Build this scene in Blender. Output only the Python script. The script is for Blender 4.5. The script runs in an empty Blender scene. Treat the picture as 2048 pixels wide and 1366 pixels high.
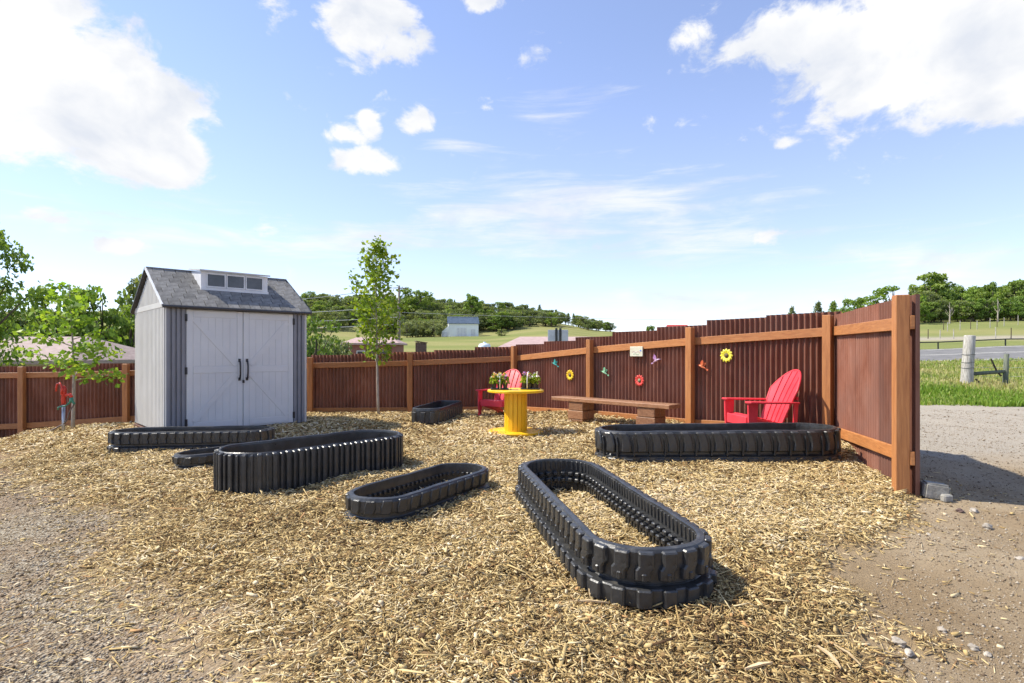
import bpy, bmesh, math, random
import numpy as np
from mathutils import Vector, Matrix

rng = np.random.default_rng(11)
random.seed(11)
S = bpy.context.scene
col = S.collection
R = math.radians

# ------------------------------------------------------------------ camera
EYE = 1.38
FPX = 1137.78          # 20 mm lens on a 36 mm sensor, photograph 2048 px wide
HZ = 707.0
cam_d = bpy.data.cameras.new('camera')
cam_d.lens = 20.0
cam_d.sensor_width = 36.0
cam_d.shift_y = (HZ - 683.0) / 2048.0
cam_d.clip_start = 0.05
cam_d.clip_end = 3000
cam = bpy.data.objects.new('camera', cam_d)
cam.location = (0, 0, EYE)
cam.rotation_euler = (R(90), 0, 0)
col.objects.link(cam)
S.camera = cam

# ------------------------------------------------------------------ sun, sky, exposure
SUN_EL = R(50)
SUN_AZ = (-0.986, 0.166)
sdir = Vector((SUN_AZ[0] * math.cos(SUN_EL), SUN_AZ[1] * math.cos(SUN_EL), math.sin(SUN_EL)))
sun_d = bpy.data.lights.new('sun', 'SUN')
sun_d.energy = 3.4
sun_d.angle = R(0.6)
sun_d.color = (1.0, 0.94, 0.82)
sun = bpy.data.objects.new('sun', sun_d)
sun.rotation_euler = sdir.to_track_quat('Z', 'Y').to_euler()
col.objects.link(sun)

S.view_settings.view_transform = 'Standard'
S.view_settings.look = 'None'
S.view_settings.exposure = 1.12
S.view_settings.gamma = 1.0
S.cycles.use_denoising = True
S.cycles.max_bounces = 5
S.cycles.diffuse_bounces = 3
S.cycles.glossy_bounces = 2
S.cycles.transmission_bounces = 3
S.cycles.use_adaptive_sampling = True
S.cycles.adaptive_threshold = 0.02
S.cycles.transparent_max_bounces = 8

W = bpy.data.worlds.new('World')
S.world = W
W.use_nodes = True
W.cycles.sampling_method = 'MANUAL'
W.cycles.sample_map_resolution = 512


def build_world():
    nt = W.node_tree
    N, L = nt.nodes, nt.links
    N.clear()

    def node(t, **k):
        n = N.new(t)
        for a, b in k.items():
            setattr(n, a, b)
        return n

    def math_(op, a, b=None, c=None, clamp=False):
        n = node('ShaderNodeMath', operation=op, use_clamp=clamp)
        for i, v in enumerate((a, b, c)):
            if v is None:
                continue
            if isinstance(v, (int, float)):
                n.inputs[i].default_value = v
            else:
                L.new(v, n.inputs[i])
        return n.outputs[0]

    out = node('ShaderNodeOutputWorld')
    sky = node('ShaderNodeTexSky', sky_type='NISHITA')
    sky.sun_disc = False
    sky.sun_elevation = SUN_EL
    sky.sun_rotation = math.atan2(SUN_AZ[0], SUN_AZ[1])
    sky.altitude = 1500
    sky.air_density = 1.0
    sky.dust_density = 0.15
    sky.ozone_density = 1.6
    tc = node('ShaderNodeTexCoord')
    sep = node('ShaderNodeSeparateXYZ')
    L.new(tc.outputs['Generated'], sep.inputs[0])
    x, y, z = sep.outputs
    az = math_('ARCTAN2', x, y)
    el = math_('ARCSINE', z)
    comb = node('ShaderNodeCombineXYZ')
    L.new(az, comb.inputs[0])
    L.new(math_('MULTIPLY', el, 1.5), comb.inputs[1])

    def noise(scale, detail, rough, dist=0.0, vec=None):
        n = node('ShaderNodeTexNoise')
        n.inputs['Scale'].default_value = scale
        n.inputs['Detail'].default_value = detail
        n.inputs['Roughness'].default_value = rough
        n.inputs['Distortion'].default_value = dist
        L.new(vec or comb.outputs[0], n.inputs['Vector'])
        return n.outputs[0]

    n_edge = noise(11.0, 8.0, 0.62, 0.3)
    n_big = noise(4.0, 3.0, 0.5, 0.2)
    mp = node('ShaderNodeMapping')
    mp.inputs['Scale'].default_value = (1.0, 4.5, 1.0)
    mp.inputs['Rotation'].default_value = (0, 0, R(-6))
    L.new(comb.outputs[0], mp.inputs[0])
    n_wisp = noise(5.0, 7.0, 0.62, 0.5, mp.outputs[0])

    def blob(px, py, rx, ry, k=1.0):
        u = (px - 1024) / FPX
        v = (HZ - py) / FPX
        a0 = math.atan(u)
        e0 = math.atan(v / math.sqrt(1 + u * u))
        ca = 1 / (1 + u * u)
        ra = rx / FPX * ca
        re = ry / FPX * math.sqrt(ca)
        dx = math_('DIVIDE', math_('SUBTRACT', az, a0), ra)
        dy = math_('DIVIDE', math_('SUBTRACT', el, e0), re)
        d2 = math_('ADD', math_('MULTIPLY', dx, dx), math_('MULTIPLY', dy, dy))
        return math_('MULTIPLY', math_('SUBTRACT', 1.0, math_('SQRT', d2)), k)

    def union(lst):
        a = lst[0]
        for b in lst[1:]:
            a = math_('MAXIMUM', a, b)
        return a

    cum = union([
        blob(60, 150, 330, 190), blob(250, 230, 210, 130), blob(30, 30, 220, 120), blob(330, 300, 120, 75),
        blob(745, 40, 118, 78, .75), blob(795, 85, 50, 36, .6), blob(965, 0, 50, 28, .7),
        blob(1870, 80, 400, 150), blob(1600, 75, 170, 62, .7), blob(1990, 170, 220, 100), blob(1770, 170, 170, 70, .9),
        blob(1395, 62, 70, 26, .10), blob(735, 322, 100, 32, .6), blob(842, 242, 48, 28, .45),
        blob(690, 272, 62, 22, .5), blob(235, 492, 100, 30, .6), blob(1540, 470, 90, 17, .3),
        blob(1565, 288, 30, 11, .25), blob(738, 255, 26, 28, .5), blob(130, 440, 110, 34, .45)])
    # fair-weather cumulus elsewhere in the sky, outside the frame as well
    n_far = noise(3.1, 6.0, 0.55, 0.2)
    aside = math_('GREATER_THAN', math_('ABSOLUTE', az), 0.85)
    high = math_('GREATER_THAN', el, 0.62)
    elsewhere = math_('MULTIPLY', math_('MAXIMUM', aside, high), math_('SUBTRACT', math_('MULTIPLY', n_far, 2.2), 1.32))
    cum = math_('MAXIMUM', cum, math_('SUBTRACT', elsewhere, 0.12))
    dens = math_('ADD', cum, math_('MULTIPLY', math_('SUBTRACT', n_edge, 0.5), 1.5))
    dens = math_('ADD', dens, math_('MULTIPLY', math_('SUBTRACT', n_big, 0.5), 0.6))
    mr = node('ShaderNodeMapRange', interpolation_type='SMOOTHSTEP')
    L.new(dens, mr.inputs[0])
    mr.inputs[1].default_value = 0.02
    mr.inputs[2].default_value = 0.30
    m_cum = mr.outputs[0]

    wis = union([blob(1150, 425, 430, 110, 1.25), blob(700, 480, 560, 60, .9), blob(1330, 485, 360, 60, 1.0),
                 blob(1900, 545, 420, 95, 1.0), blob(300, 470, 420, 70, .7), blob(1080, 220, 160, 50, .5),
                 blob(900, 280, 90, 40, .55), blob(1700, 490, 300, 40, .5), blob(1450, 600, 400, 60, .8)])
    wd = math_('ADD', math_('MULTIPLY', wis, 0.75), math_('MULTIPLY', math_('SUBTRACT', n_wisp, 0.53), 2.4))
    mr2 = node('ShaderNodeMapRange', interpolation_type='SMOOTHSTEP')
    L.new(wd, mr2.inputs[0])
    mr2.inputs[1].default_value = 0.0
    mr2.inputs[2].default_value = 0.95
    mr2.inputs[4].default_value = 0.8
    m_w = mr2.outputs[0]
    # horizon haze of the lower sky
    hz = node('ShaderNodeMapRange', interpolation_type='SMOOTHSTEP')
    L.new(el, hz.inputs[0])
    hz.inputs[1].default_value = 0.0
    hz.inputs[2].default_value = 0.55
    hz.inputs[3].default_value = 0.42
    hz.inputs[4].default_value = 0.14
    bg1 = node('ShaderNodeBackground')
    tint = node('ShaderNodeMix', data_type='RGBA', blend_type='MULTIPLY')
    tint.inputs[0].default_value = 1.0
    L.new(sky.outputs[0], tint.inputs[6])
    tint.inputs[7].default_value = (1.10, 1.03, 1.11, 1)
    L.new(tint.outputs[2], bg1.inputs[0])
    bg1.inputs[1].default_value = 0.118
    bg2 = node('ShaderNodeBackground')
    # cloud body: lit white with slightly grey-blue thick parts
    cr = node('ShaderNodeValToRGB')
    cr.color_ramp.elements[0].color = (0.76, 0.80, 0.88, 1)
    cr.color_ramp.elements[0].position = 0.36
    cr.color_ramp.elements[1].color = (1.0, 1.0, 1.0, 1)
    cr.color_ramp.elements[1].position = 0.56
    L.new(noise(6.0, 5.0, 0.55, 0.3), cr.inputs[0])
    L.new(cr.outputs[0], bg2.inputs[0])
    bg2.inputs[1].default_value = 0.48
    cover = math_('MAXIMUM', m_cum, m_w, clamp=True)
    bg3 = node('ShaderNodeBackground')
    bg3.inputs[0].default_value = (0.84, 0.875, 1.0, 1)
    bg3.inputs[1].default_value = 0.40
    mixh = node('ShaderNodeMixShader')
    L.new(hz.outputs[0], mixh.inputs[0])
    L.new(bg1.outputs[0], mixh.inputs[1])
    L.new(bg3.outputs[0], mixh.inputs[2])
    mix = node('ShaderNodeMixShader')
    L.new(cover, mix.inputs[0])
    L.new(mixh.outputs[0], mix.inputs[1])
    L.new(bg2.outputs[0], mix.inputs[2])
    L.new(mix.outputs[0], out.inputs[0])


build_world()

# ------------------------------------------------------------------ helpers


def tag(o, label=None, cat=None, group=None, kind=None):
    if label:
        o['label'] = label
    if cat:
        o['category'] = cat
    if group:
        o['group'] = group
    if kind:
        o['kind'] = kind
    return o


def empty(name, loc, rz=0.0, label=None, cat=None, group=None, rot=None):
    o = bpy.data.objects.new(name, None)
    o.empty_display_size = 0.1
    col.objects.link(o)
    o.location = loc
    o.rotation_euler = rot if rot else (0, 0, rz)
    return tag(o, label, cat, group)


def link(name, me, mat=None, parent=None, loc=None, rot=None, scale=None):
    o = bpy.data.objects.new(name, me)
    col.objects.link(o)
    if mat is not None and len(me.materials) == 0:
        me.materials.append(mat)
    if parent is not None:
        o.parent = parent
    if loc is not None:
        o.location = loc
    if rot is not None:
        o.rotation_euler = rot
    if scale is not None:
        o.scale = scale
    return o


def pymesh(name, verts, faces, smooth=False):
    me = bpy.data.meshes.new(name)
    me.from_pydata([tuple(map(float, v)) for v in verts], [], [tuple(map(int, f)) for f in faces])
    me.update()
    if smooth:
        me.polygons.foreach_set('use_smooth', [True] * len(me.polygons))
    return me


def fastmesh(name, V, F, attrs=None, smooth=False):
    """V (n,3) float, F (m,k) int: one mesh from arrays"""
    me = bpy.data.meshes.new(name)
    V = np.ascontiguousarray(V, dtype=np.float32)
    F = np.ascontiguousarray(F, dtype=np.int32)
    m, k = F.shape
    me.vertices.add(len(V))
    me.vertices.foreach_set('co', V.ravel())
    me.loops.add(m * k)
    me.loops.foreach_set('vertex_index', F.ravel())
    me.polygons.add(m)
    me.polygons.foreach_set('loop_start', np.arange(0, m * k, k, dtype=np.int32))
    if smooth:
        me.polygons.foreach_set('use_smooth', np.ones(m, dtype=bool))
    if attrs:
        for an, av in attrs.items():
            av = np.asarray(av, dtype=np.float32)
            if av.ndim == 1:
                a = me.attributes.new(an, 'FLOAT', 'POINT')
                a.data.foreach_set('value', av)
            else:
                a = me.attributes.new(an, 'FLOAT_COLOR', 'POINT')
                a.data.foreach_set('color', np.ascontiguousarray(av).ravel())
    me.update(calc_edges=True)
    me.validate()
    return me


class MB:
    """collects shapes for one mesh"""

    def __init__(self):
        self.v = []
        self.f = []

    def add(self, vs, fs):
        b = len(self.v)
        self.v += [tuple(v) for v in vs]
        self.f += [tuple(i + b for i in f) for f in fs]
        return self

    def box(self, c, s, M=None):
        x, y, z = (a / 2 for a in s)
        vs = [Vector((sx * x, sy * y, sz * z)) for sz in (-1, 1) for sy in (-1, 1) for sx in (-1, 1)]
        if M is not None:
            vs = [M @ v for v in vs]
        vs = [v + Vector(c) for v in vs]
        return self.add(vs, [(0, 2, 3, 1), (4, 5, 7, 6), (0, 1, 5, 4), (2, 6, 7, 3), (0, 4, 6, 2), (1, 3, 7, 5)])

    def bar(self, a, b, w, h, up=(0, 0, 1)):
        a, b = Vector(a), Vector(b)
        d = (b - a)
        ln = d.length
        d.normalize()
        up = Vector(up)
        s = d.cross(up)
        if s.length < 1e-4:
            s = d.cross(Vector((0, 1, 0)))
        s.normalize()
        u = s.cross(d)
        M = Matrix((d, s, u)).transposed()
        return self.box((a + b) / 2, (ln, w, h), M)

    def tube(self, pts, rad, seg=8, cap=True):
        pts = [Vector(p) for p in pts]
        if isinstance(rad, (int, float)):
            rad = [rad] * len(pts)
        vs, fs = [], []
        ref = None
        for i, p in enumerate(pts):
            d = (pts[min(i + 1, len(pts) - 1)] - pts[max(i - 1, 0)])
            d = d.normalized() if d.length > 1e-9 else Vector((0, 0, 1))
            if ref is None:
                ref = Vector((1, 0, 0)) if abs(d.x) < .9 else Vector((0, 1, 0))
            s = (ref - d * ref.dot(d)).normalized()
            t = d.cross(s)
            ref = s
            for k in range(seg):
                a = 2 * math.pi * k / seg
                vs.append(p + (s * math.cos(a) + t * math.sin(a)) * rad[i])
        for i in range(len(pts) - 1):
            for k in range(seg):
                k2 = (k + 1) % seg
                fs.append((i * seg + k, i * seg + k2, (i + 1) * seg + k2, (i + 1) * seg + k))
        if cap:
            fs.append(tuple(range(seg))[::-1])
            fs.append(tuple((len(pts) - 1) * seg + k for k in range(seg)))
        return self.add(vs, fs)

    def lathe(self, prof, c=(0, 0, 0), seg=24):
        vs, fs = [], []
        for r, z in prof:
            for k in range(seg):
                a = 2 * math.pi * k / seg
                vs.append((c[0] + r * math.cos(a), c[1] + r * math.sin(a), c[2] + z))
        for i in range(len(prof) - 1):
            for k in range(seg):
                k2 = (k + 1) % seg
                fs.append((i * seg + k, i * seg + k2, (i + 1) * seg + k2, (i + 1) * seg + k))
        fs.append(tuple(range(seg))[::-1])
        fs.append(tuple((len(prof) - 1) * seg + k for k in range(seg)))
        return self.add(vs, fs)

    def prism(self, poly, thick, M=None):
        """poly: list of (x, z); extruded along y by thick, centred"""
        n = len(poly)
        vs = [Vector((p[0], -thick / 2, p[1])) for p in poly] + [Vector((p[0], thick / 2, p[1])) for p in poly]
        if M is not None:
            vs = [M @ v for v in vs]
        fs = [tuple(range(n)), tuple(range(2 * n - 1, n - 1, -1))]
        for i in range(n):
            j = (i + 1) % n
            fs.append((j, i, n + i, n + j))
        return self.add(vs, fs)

    def mesh(self, name, bevel=0.0, smooth=False, seg=1):
        me = pymesh(name, self.v, self.f, smooth)
        bm = bmesh.new()
        bm.from_mesh(me)
        bmesh.ops.recalc_face_normals(bm, faces=bm.faces)
        if bevel > 0:
            ed = [e for e in bm.edges if len(e.link_faces) == 2 and e.calc_face_angle(0) > 0.6]
            bmesh.ops.bevel(bm, geom=ed, offset=bevel, segments=seg, affect='EDGES', clamp_overlap=True)
        bm.to_mesh(me)
        bm.free()
        return me

    def build(self, name, mat, parent=None, bevel=0.0, smooth=False, loc=None, rot=None, seg=1):
        return link(name, self.mesh(name, bevel, smooth, seg), mat, parent, loc, rot)


def vnoise(x, y, s=1.0, seed=0):
    """cheap smooth noise, vectorised, about -1..1"""
    x = np.asarray(x) * s
    y = np.asarray(y) * s
    r = np.random.default_rng(seed)
    o = 0
    for k in range(7):
        a, b, p = r.uniform(-2.2, 2.2), r.uniform(-2.2, 2.2), r.uniform(0, 6.28)
        o = o + np.sin(a * x + b * y + p + 1.3 * np.sin(.7 * b * x - .6 * a * y + p * 2))
    return o / 4.0


# ------------------------------------------------------------------ materials
def newmat(name):
    m = bpy.data.materials.new(name)
    m.use_nodes = True
    nt = m.node_tree
    b = nt.nodes['Principled BSDF']
    return m, nt, b


def ramp(nt, fac, stops):
    r = nt.nodes.new('ShaderNodeValToRGB')
    e = r.color_ramp.elements
    while len(e) < len(stops):
        e.new(0.5)
    for i, (p, c) in enumerate(stops):
        e[i].position = p
        e[i].color = (*c, 1)
    nt.links.new(fac, r.inputs[0])
    return r.outputs[0]


def nz(nt, scale, detail=5, rough=.6, coord='Object', stretch=None, dist=0.0):
    tc = nt.nodes.new('ShaderNodeTexCoord')
    src = tc.outputs[coord]
    if coord == 'World':
        pass
    if stretch:
        mp = nt.nodes.new('ShaderNodeMapping')
        mp.inputs['Scale'].default_value = stretch
        nt.links.new(src, mp.inputs[0])
        src = mp.outputs[0]
    n = nt.nodes.new('ShaderNodeTexNoise')
    n.inputs['Scale'].default_value = scale
    n.inputs['Detail'].default_value = detail
    n.inputs['Roughness'].default_value = rough
    n.inputs['Distortion'].default_value = dist
    nt.links.new(src, n.inputs['Vector'])
    return n.outputs[0]


def mixc(nt, fac, a, b, mode='MIX'):
    m = nt.nodes.new('ShaderNodeMix')
    m.data_type = 'RGBA'
    m.blend_type = mode
    for i, v in ((0, fac), (6, a), (7, b)):
        if isinstance(v, (int, float)):
            m.inputs[i].default_value = v
        elif isinstance(v, tuple):
            m.inputs[i].default_value = (*v, 1)
        else:
            nt.links.new(v, m.inputs[i])
    return m.outputs[2]


def addbump(nt, b, h, strength, dist=0.01):
    bp = nt.nodes.new('ShaderNodeBump')
    bp.inputs['Strength'].default_value = strength
    bp.inputs['Distance'].default_value = dist
    nt.links.new(h, bp.inputs['Height'])
    nt.links.new(bp.outputs[0], b.inputs['Normal'])


def noisy(name, c1, c2, scale=6, rough=.6, metal=0.0, bump=.2, stretch=None, lo=.35, hi=.65, spec=.5, objvar=0.0, detail=6, bdist=.005):
    m, nt, b = newmat(name)
    f = nz(nt, scale, detail, .62, stretch=stretch)
    c = ramp(nt, f, [(lo, c1), (hi, c2)])
    if objvar:
        oi = nt.nodes.new('ShaderNodeObjectInfo')
        v = nt.nodes.new('ShaderNodeMapRange')
        v.inputs[3].default_value = 1 - objvar
        v.inputs[4].default_value = 1 + objvar
        nt.links.new(oi.outputs['Random'], v.inputs[0])
        cc = nt.nodes.new('ShaderNodeVectorMath')
        cc.operation = 'SCALE'
        nt.links.new(c, cc.inputs[0])
        nt.links.new(v.outputs[0], cc.inputs['Scale'])
        c = cc.outputs[0]
    nt.links.new(c, b.inputs['Base Color'])
    b.inputs['Roughness'].default_value = rough
    b.inputs['Metallic'].default_value = metal
    b.inputs['Specular IOR Level'].default_value = spec
    if bump:
        addbump(nt, b, f, bump, bdist)
    return m


M = {}
# stained cedar: grain along the length, knots
def wood(name, ca, cb, cc, stretch):
    m, nt, b = newmat(name)
    g = nz(nt, 5.0, 7, .65, stretch=stretch, dist=.6)
    c = ramp(nt, g, [(.28, ca), (.5, cb), (.74, cc)])
    k = nz(nt, 1.6, 3, .5)
    c = mixc(nt, ramp(nt, k, [(.3, (.55, .55, .55)), (.7, (0, 0, 0))]), c, mixc(nt, .5, c, (.42, .2, .08)))
    oi = nt.nodes.new('ShaderNodeObjectInfo')
    c = mixc(nt, .6, c, mixc(nt, oi.outputs['Random'], (.72, .68, .66), (1.12, 1.08, 1.05)), 'MULTIPLY')
    nt.links.new(c, b.inputs['Base Color'])
    b.inputs['Roughness'].default_value = .55
    addbump(nt, b, g, .25, .004)
    return m


CW = ((.29, .105, .032), (.44, .175, .052), (.55, .255, .09))
M['post'] = wood('stained_cedar_upright', *CW, (9, 9, .7))
M['rail'] = wood('stained_cedar_rail', *CW, (1.2, 1.2, 11))
M['bench'] = wood('bench_timber', (.14, .06, .03), (.26, .125, .062), (.38, .215, .12), (3, 3, 9))


def rust(name, a, b_, c_, d_):
    m, nt, b = newmat(name)
    s = nz(nt, 2.4, 6, .6, stretch=(1.3, 1.3, .55), dist=.4)
    c = ramp(nt, s, [(.25, a), (.45, b_), (.62, c_), (.8, d_)])
    p = nz(nt, 1.3, 4, .6)
    c = mixc(nt, ramp(nt, p, [(.42, (0, 0, 0)), (.66, (.7, .7, .7))]), c, (.215, .115, .085))
    oi = nt.nodes.new('ShaderNodeObjectInfo')
    c = mixc(nt, 1.0, c, mixc(nt, oi.outputs['Random'], (.8, .78, .8), (1.2, 1.12, 1.1)), 'MULTIPLY')
    nt.links.new(c, b.inputs['Base Color'])
    b.inputs['Metallic'].default_value = 0.0
    b.inputs['Specular IOR Level'].default_value = .22
    b.inputs['Roughness'].default_value = .55
    fine = nz(nt, 90, 3, .6)
    addbump(nt, b, fine, .12, .002)
    return m


M['rust'] = rust('rusted_corrugated_steel', (.155, .060, .036), (.215, .088, .053), (.275, .128, .083), (.36, .20, .145))
M['rubber'] = None


def rubber():
    m, nt, b = newmat('black_painted_rubber')
    f = nz(nt, 9, 6, .6)
    c = ramp(nt, f, [(.35, (.022, .022, .022)), (.6, (.042, .042, .042)), (.8, (.105, .095, .078))])
    nt.links.new(c, b.inputs['Base Color'])
    r = nz(nt, 25, 5, .6)
    rr = ramp(nt, r, [(.3, (.26, .26, .26)), (.7, (.5, .5, .5))])
    nt.links.new(rr, b.inputs['Roughness'])
    b.inputs['Specular IOR Level'].default_value = .6
    addbump(nt, b, r, .5, .008)
    return m


M['rubber'] = rubber()
M['red_plastic'] = noisy('red_plastic', (.66, .034, .05), (.78, .055, .075), 3.5, .45, bump=.06)
M['yellow'] = noisy('yellow_paint', (.72, .38, .004), (.90, .56, .012), 5, .45, bump=.2, stretch=(1, 1, .2))
M['siding'] = noisy('grey_resin_siding', (.50, .49, .465), (.55, .54, .515), 2.5, .55, bump=.05)  # siding grey, lightened in colour for the sunlit side wall
M['siding_shaded'] = noisy('grey_resin_shaded', (.185, .187, .205), (.225, .227, .25), 2.5, .55, bump=.05)  # darker copy of the siding grey, the front's shade put into its colour
M['door'] = noisy('pale_grey_resin_door', (.56, .565, .57), (.61, .615, .615), 2, .5, bump=.04)
M['shingle'] = noisy('weathered_grey_shingle', (.145, .14, .132), (.235, .228, .215), 14, .85, bump=.5, objvar=.22, spec=.15)
M['trim_dark'] = noisy('dark_trim', (.035, .037, .042), (.06, .06, .066), 5, .5, bump=.1)
M['white_trim'] = noisy('pale_trim', (.62, .63, .64), (.72, .72, .72), 4, .5, bump=.05)
M['black_iron'] = noisy('black_hardware', (.012, .012, .014), (.03, .03, .032), 8, .4, bump=.1)
M['base'] = noisy('brown_deck_board', (.09, .035, .022), (.16, .07, .045), 6, .6, bump=.2, stretch=(.6, 6, 6))
M['concrete'] = noisy('rough_concrete', (.20, .19, .165), (.33, .315, .28), 14, .9, bump=.8, bdist=.015)
M['rock'] = noisy('pale_rock', (.26, .22, .17), (.48, .43, .36), 16, .85, bump=.8, objvar=.25, bdist=.01)
M['galv'] = noisy('galvanised_pipe', (.34, .35, .37), (.55, .56, .58), 10, .35, .8, bump=.1, stretch=(1, 1, .3))
M['hyd_red'] = noisy('red_enamel', (.50, .03, .02), (.62, .05, .03), 8, .35, bump=.1)
M['green_brass'] = noisy('green_fitting', (.03, .16, .11), (.08, .30, .20), 9, .4, bump=.1)
M['hose'] = noisy('grey_brown_hose', (.10, .075, .065), (.18, .13, .11), 8, .55, bump=.1)
M['old_wood'] = noisy('weathered_post_wood', (.24, .22, .19), (.52, .49, .44), 5, .8, bump=.6, stretch=(6, 6, .5), bdist=.012)
M['green_wood'] = noisy('greenish_weathered_wood', (.07, .09, .065), (.16, .17, .12), 6, .8, bump=.5, stretch=(6, 6, .6))
M['dark_wood'] = noisy('dark_stick_wood', (.05, .035, .025), (.12, .09, .06), 8, .85, bump=.4)
M['bark'] = noisy('pale_bark', (.27, .23, .18), (.46, .41, .34), 9, .85, bump=.5, stretch=(3, 3, .6))
M['bark_dark'] = noisy('dark_bark', (.06, .045, .035), (.14, .11, .085), 7, .9, bump=.6, stretch=(4, 4, .6))
M['pole'] = noisy('utility_pole_wood', (.14, .115, .10), (.26, .22, .19), 6, .85, bump=.3, stretch=(6, 6, .4))
M['wire'] = noisy('cable', (.45, .45, .45), (.55, .55, .55), 3, .5, bump=0)
M['barn_white'] = noisy('faded_white_boards', (.74, .77, .77), (.84, .86, .85), 1.2, .75, bump=.2, stretch=(5, 5, .4))
M['barn_roof'] = noisy('blue_grey_metal_roof', (.055, .08, .12), (.09, .125, .175), 1.0, .7, 0, bump=.1, spec=.15)
M['dark_glass'] = noisy('dark_window', (.02, .023, .03), (.045, .05, .06), 3, .12, bump=0)
M['grey_glass'] = noisy('grey_dormer_pane', (.05, .055, .065), (.09, .095, .11), 3, .2, bump=0)
M['roof_pink'] = noisy('faded_pinkish_shingle', (.36, .25, .23), (.47, .34, .31), 3, .85, bump=.4, stretch=(1, 1, 4))
M['roof_tan'] = noisy('grey_tan_shingle', (.29, .215, .185), (.39, .30, .265), 3, .85, bump=.4, stretch=(1, 1, 4))
M['brick'] = noisy('red_brown_brick_wall', (.20, .075, .06), (.30, .13, .105), 5, .85, bump=.3, stretch=(1, 1, 4))
M['stucco'] = noisy('tan_wall', (.40, .34, .28), (.50, .43, .36), 3, .85, bump=.2)
M['sign_grey'] = noisy('bare_aluminium', (.42, .44, .48), (.55, .57, .60), 4, .35, .5, bump=.05)
M['tank'] = noisy('white_paint', (.62, .70, .78), (.75, .80, .85), 3, .4, bump=.05)
M['red_roof'] = noisy('red_metal_roof', (.40, .05, .04), (.50, .08, .06), 2, .5, bump=.05)
M['asphalt'] = noisy('worn_asphalt', (.14, .135, .128), (.20, .193, .185), 1.5, .85, bump=.3)
M['paint_line'] = noisy('road_paint', (.6, .58, .5), (.72, .7, .62), 4, .7, bump=.05)
M['pot'] = noisy('black_plastic_pot', (.012, .012, .013), (.03, .03, .03), 10, .4, bump=.1)
M['white_plastic'] = noisy('white_plastic', (.70, .70, .72), (.8, .8, .8), 6, .35, bump=.03)
M['plaque'] = noisy('cream_ceramic_plaque', (.58, .53, .38), (.66, .68, .54), 7, .5, bump=.15)
M['plaque_green'] = noisy('plaque_green', (.28, .38, .25), (.36, .46, .32), 9, .5, bump=0)
M['plaque_blue'] = noisy('plaque_blue', (.10, .18, .50), (.14, .24, .6), 9, .5, bump=0)
M['plaque_red'] = noisy('plaque_mauve', (.40, .22, .22), (.45, .28, .26), 9, .5, bump=0)
M['petal_yellow'] = noisy('yellow_enamel', (.78, .46, .01), (.86, .62, .03), 9, .4, bump=.1)
M['petal_lemon'] = noisy('lemon_enamel', (.80, .70, .02), (.88, .80, .10), 9, .4, bump=.1)
M['petal_red'] = noisy('red_petal_enamel', (.62, .035, .025), (.78, .10, .07), 9, .35, bump=.1)
M['flower_eye'] = noisy('brown_flower_centre', (.07, .04, .02), (.20, .13, .06), 30, .7, bump=.5)
M['olive_eye'] = noisy('olive_flower_centre', (.16, .15, .08), (.3, .28, .15), 30, .6, bump=.5)
M['teal'] = noisy('teal_enamel', (.03, .28, .26), (.10, .48, .42), 12, .3, bump=.1)
M['mint'] = noisy('mint_enamel', (.10, .40, .22), (.42, .66, .42), 12, .3, bump=.1)
M['mauve'] = noisy('mauve_enamel', (.38, .14, .42), (.66, .48, .60), 12, .3, bump=.1)
M['coral'] = noisy('coral_enamel', (.60, .08, .03), (.72, .24, .10), 12, .3, bump=.1)
M['dark_metal'] = noisy('dark_pipe_rail', (.02, .022, .022), (.05, .05, .048), 6, .5, bump=.1)
M['hay'] = noisy('brown_weathered_board', (.075, .045, .038), (.15, .10, .085), 5, .9, bump=.6, stretch=(1, 1, 3))


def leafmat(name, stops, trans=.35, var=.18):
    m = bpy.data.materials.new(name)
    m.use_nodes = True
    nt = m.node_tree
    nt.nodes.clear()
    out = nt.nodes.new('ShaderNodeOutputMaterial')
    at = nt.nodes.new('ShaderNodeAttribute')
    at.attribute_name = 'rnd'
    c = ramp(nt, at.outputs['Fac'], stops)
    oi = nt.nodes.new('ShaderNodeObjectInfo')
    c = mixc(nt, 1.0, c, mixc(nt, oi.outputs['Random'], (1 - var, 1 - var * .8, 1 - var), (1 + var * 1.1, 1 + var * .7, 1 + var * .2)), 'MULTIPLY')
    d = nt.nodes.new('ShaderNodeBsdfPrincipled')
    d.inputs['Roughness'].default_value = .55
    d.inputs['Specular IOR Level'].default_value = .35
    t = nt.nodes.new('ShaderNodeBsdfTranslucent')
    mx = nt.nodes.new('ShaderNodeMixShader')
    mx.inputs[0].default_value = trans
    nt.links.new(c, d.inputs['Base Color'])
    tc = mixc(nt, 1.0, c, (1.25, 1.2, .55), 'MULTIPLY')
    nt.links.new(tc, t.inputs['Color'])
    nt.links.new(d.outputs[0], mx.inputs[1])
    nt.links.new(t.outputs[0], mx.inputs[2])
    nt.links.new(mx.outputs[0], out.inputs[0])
    return m


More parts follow.
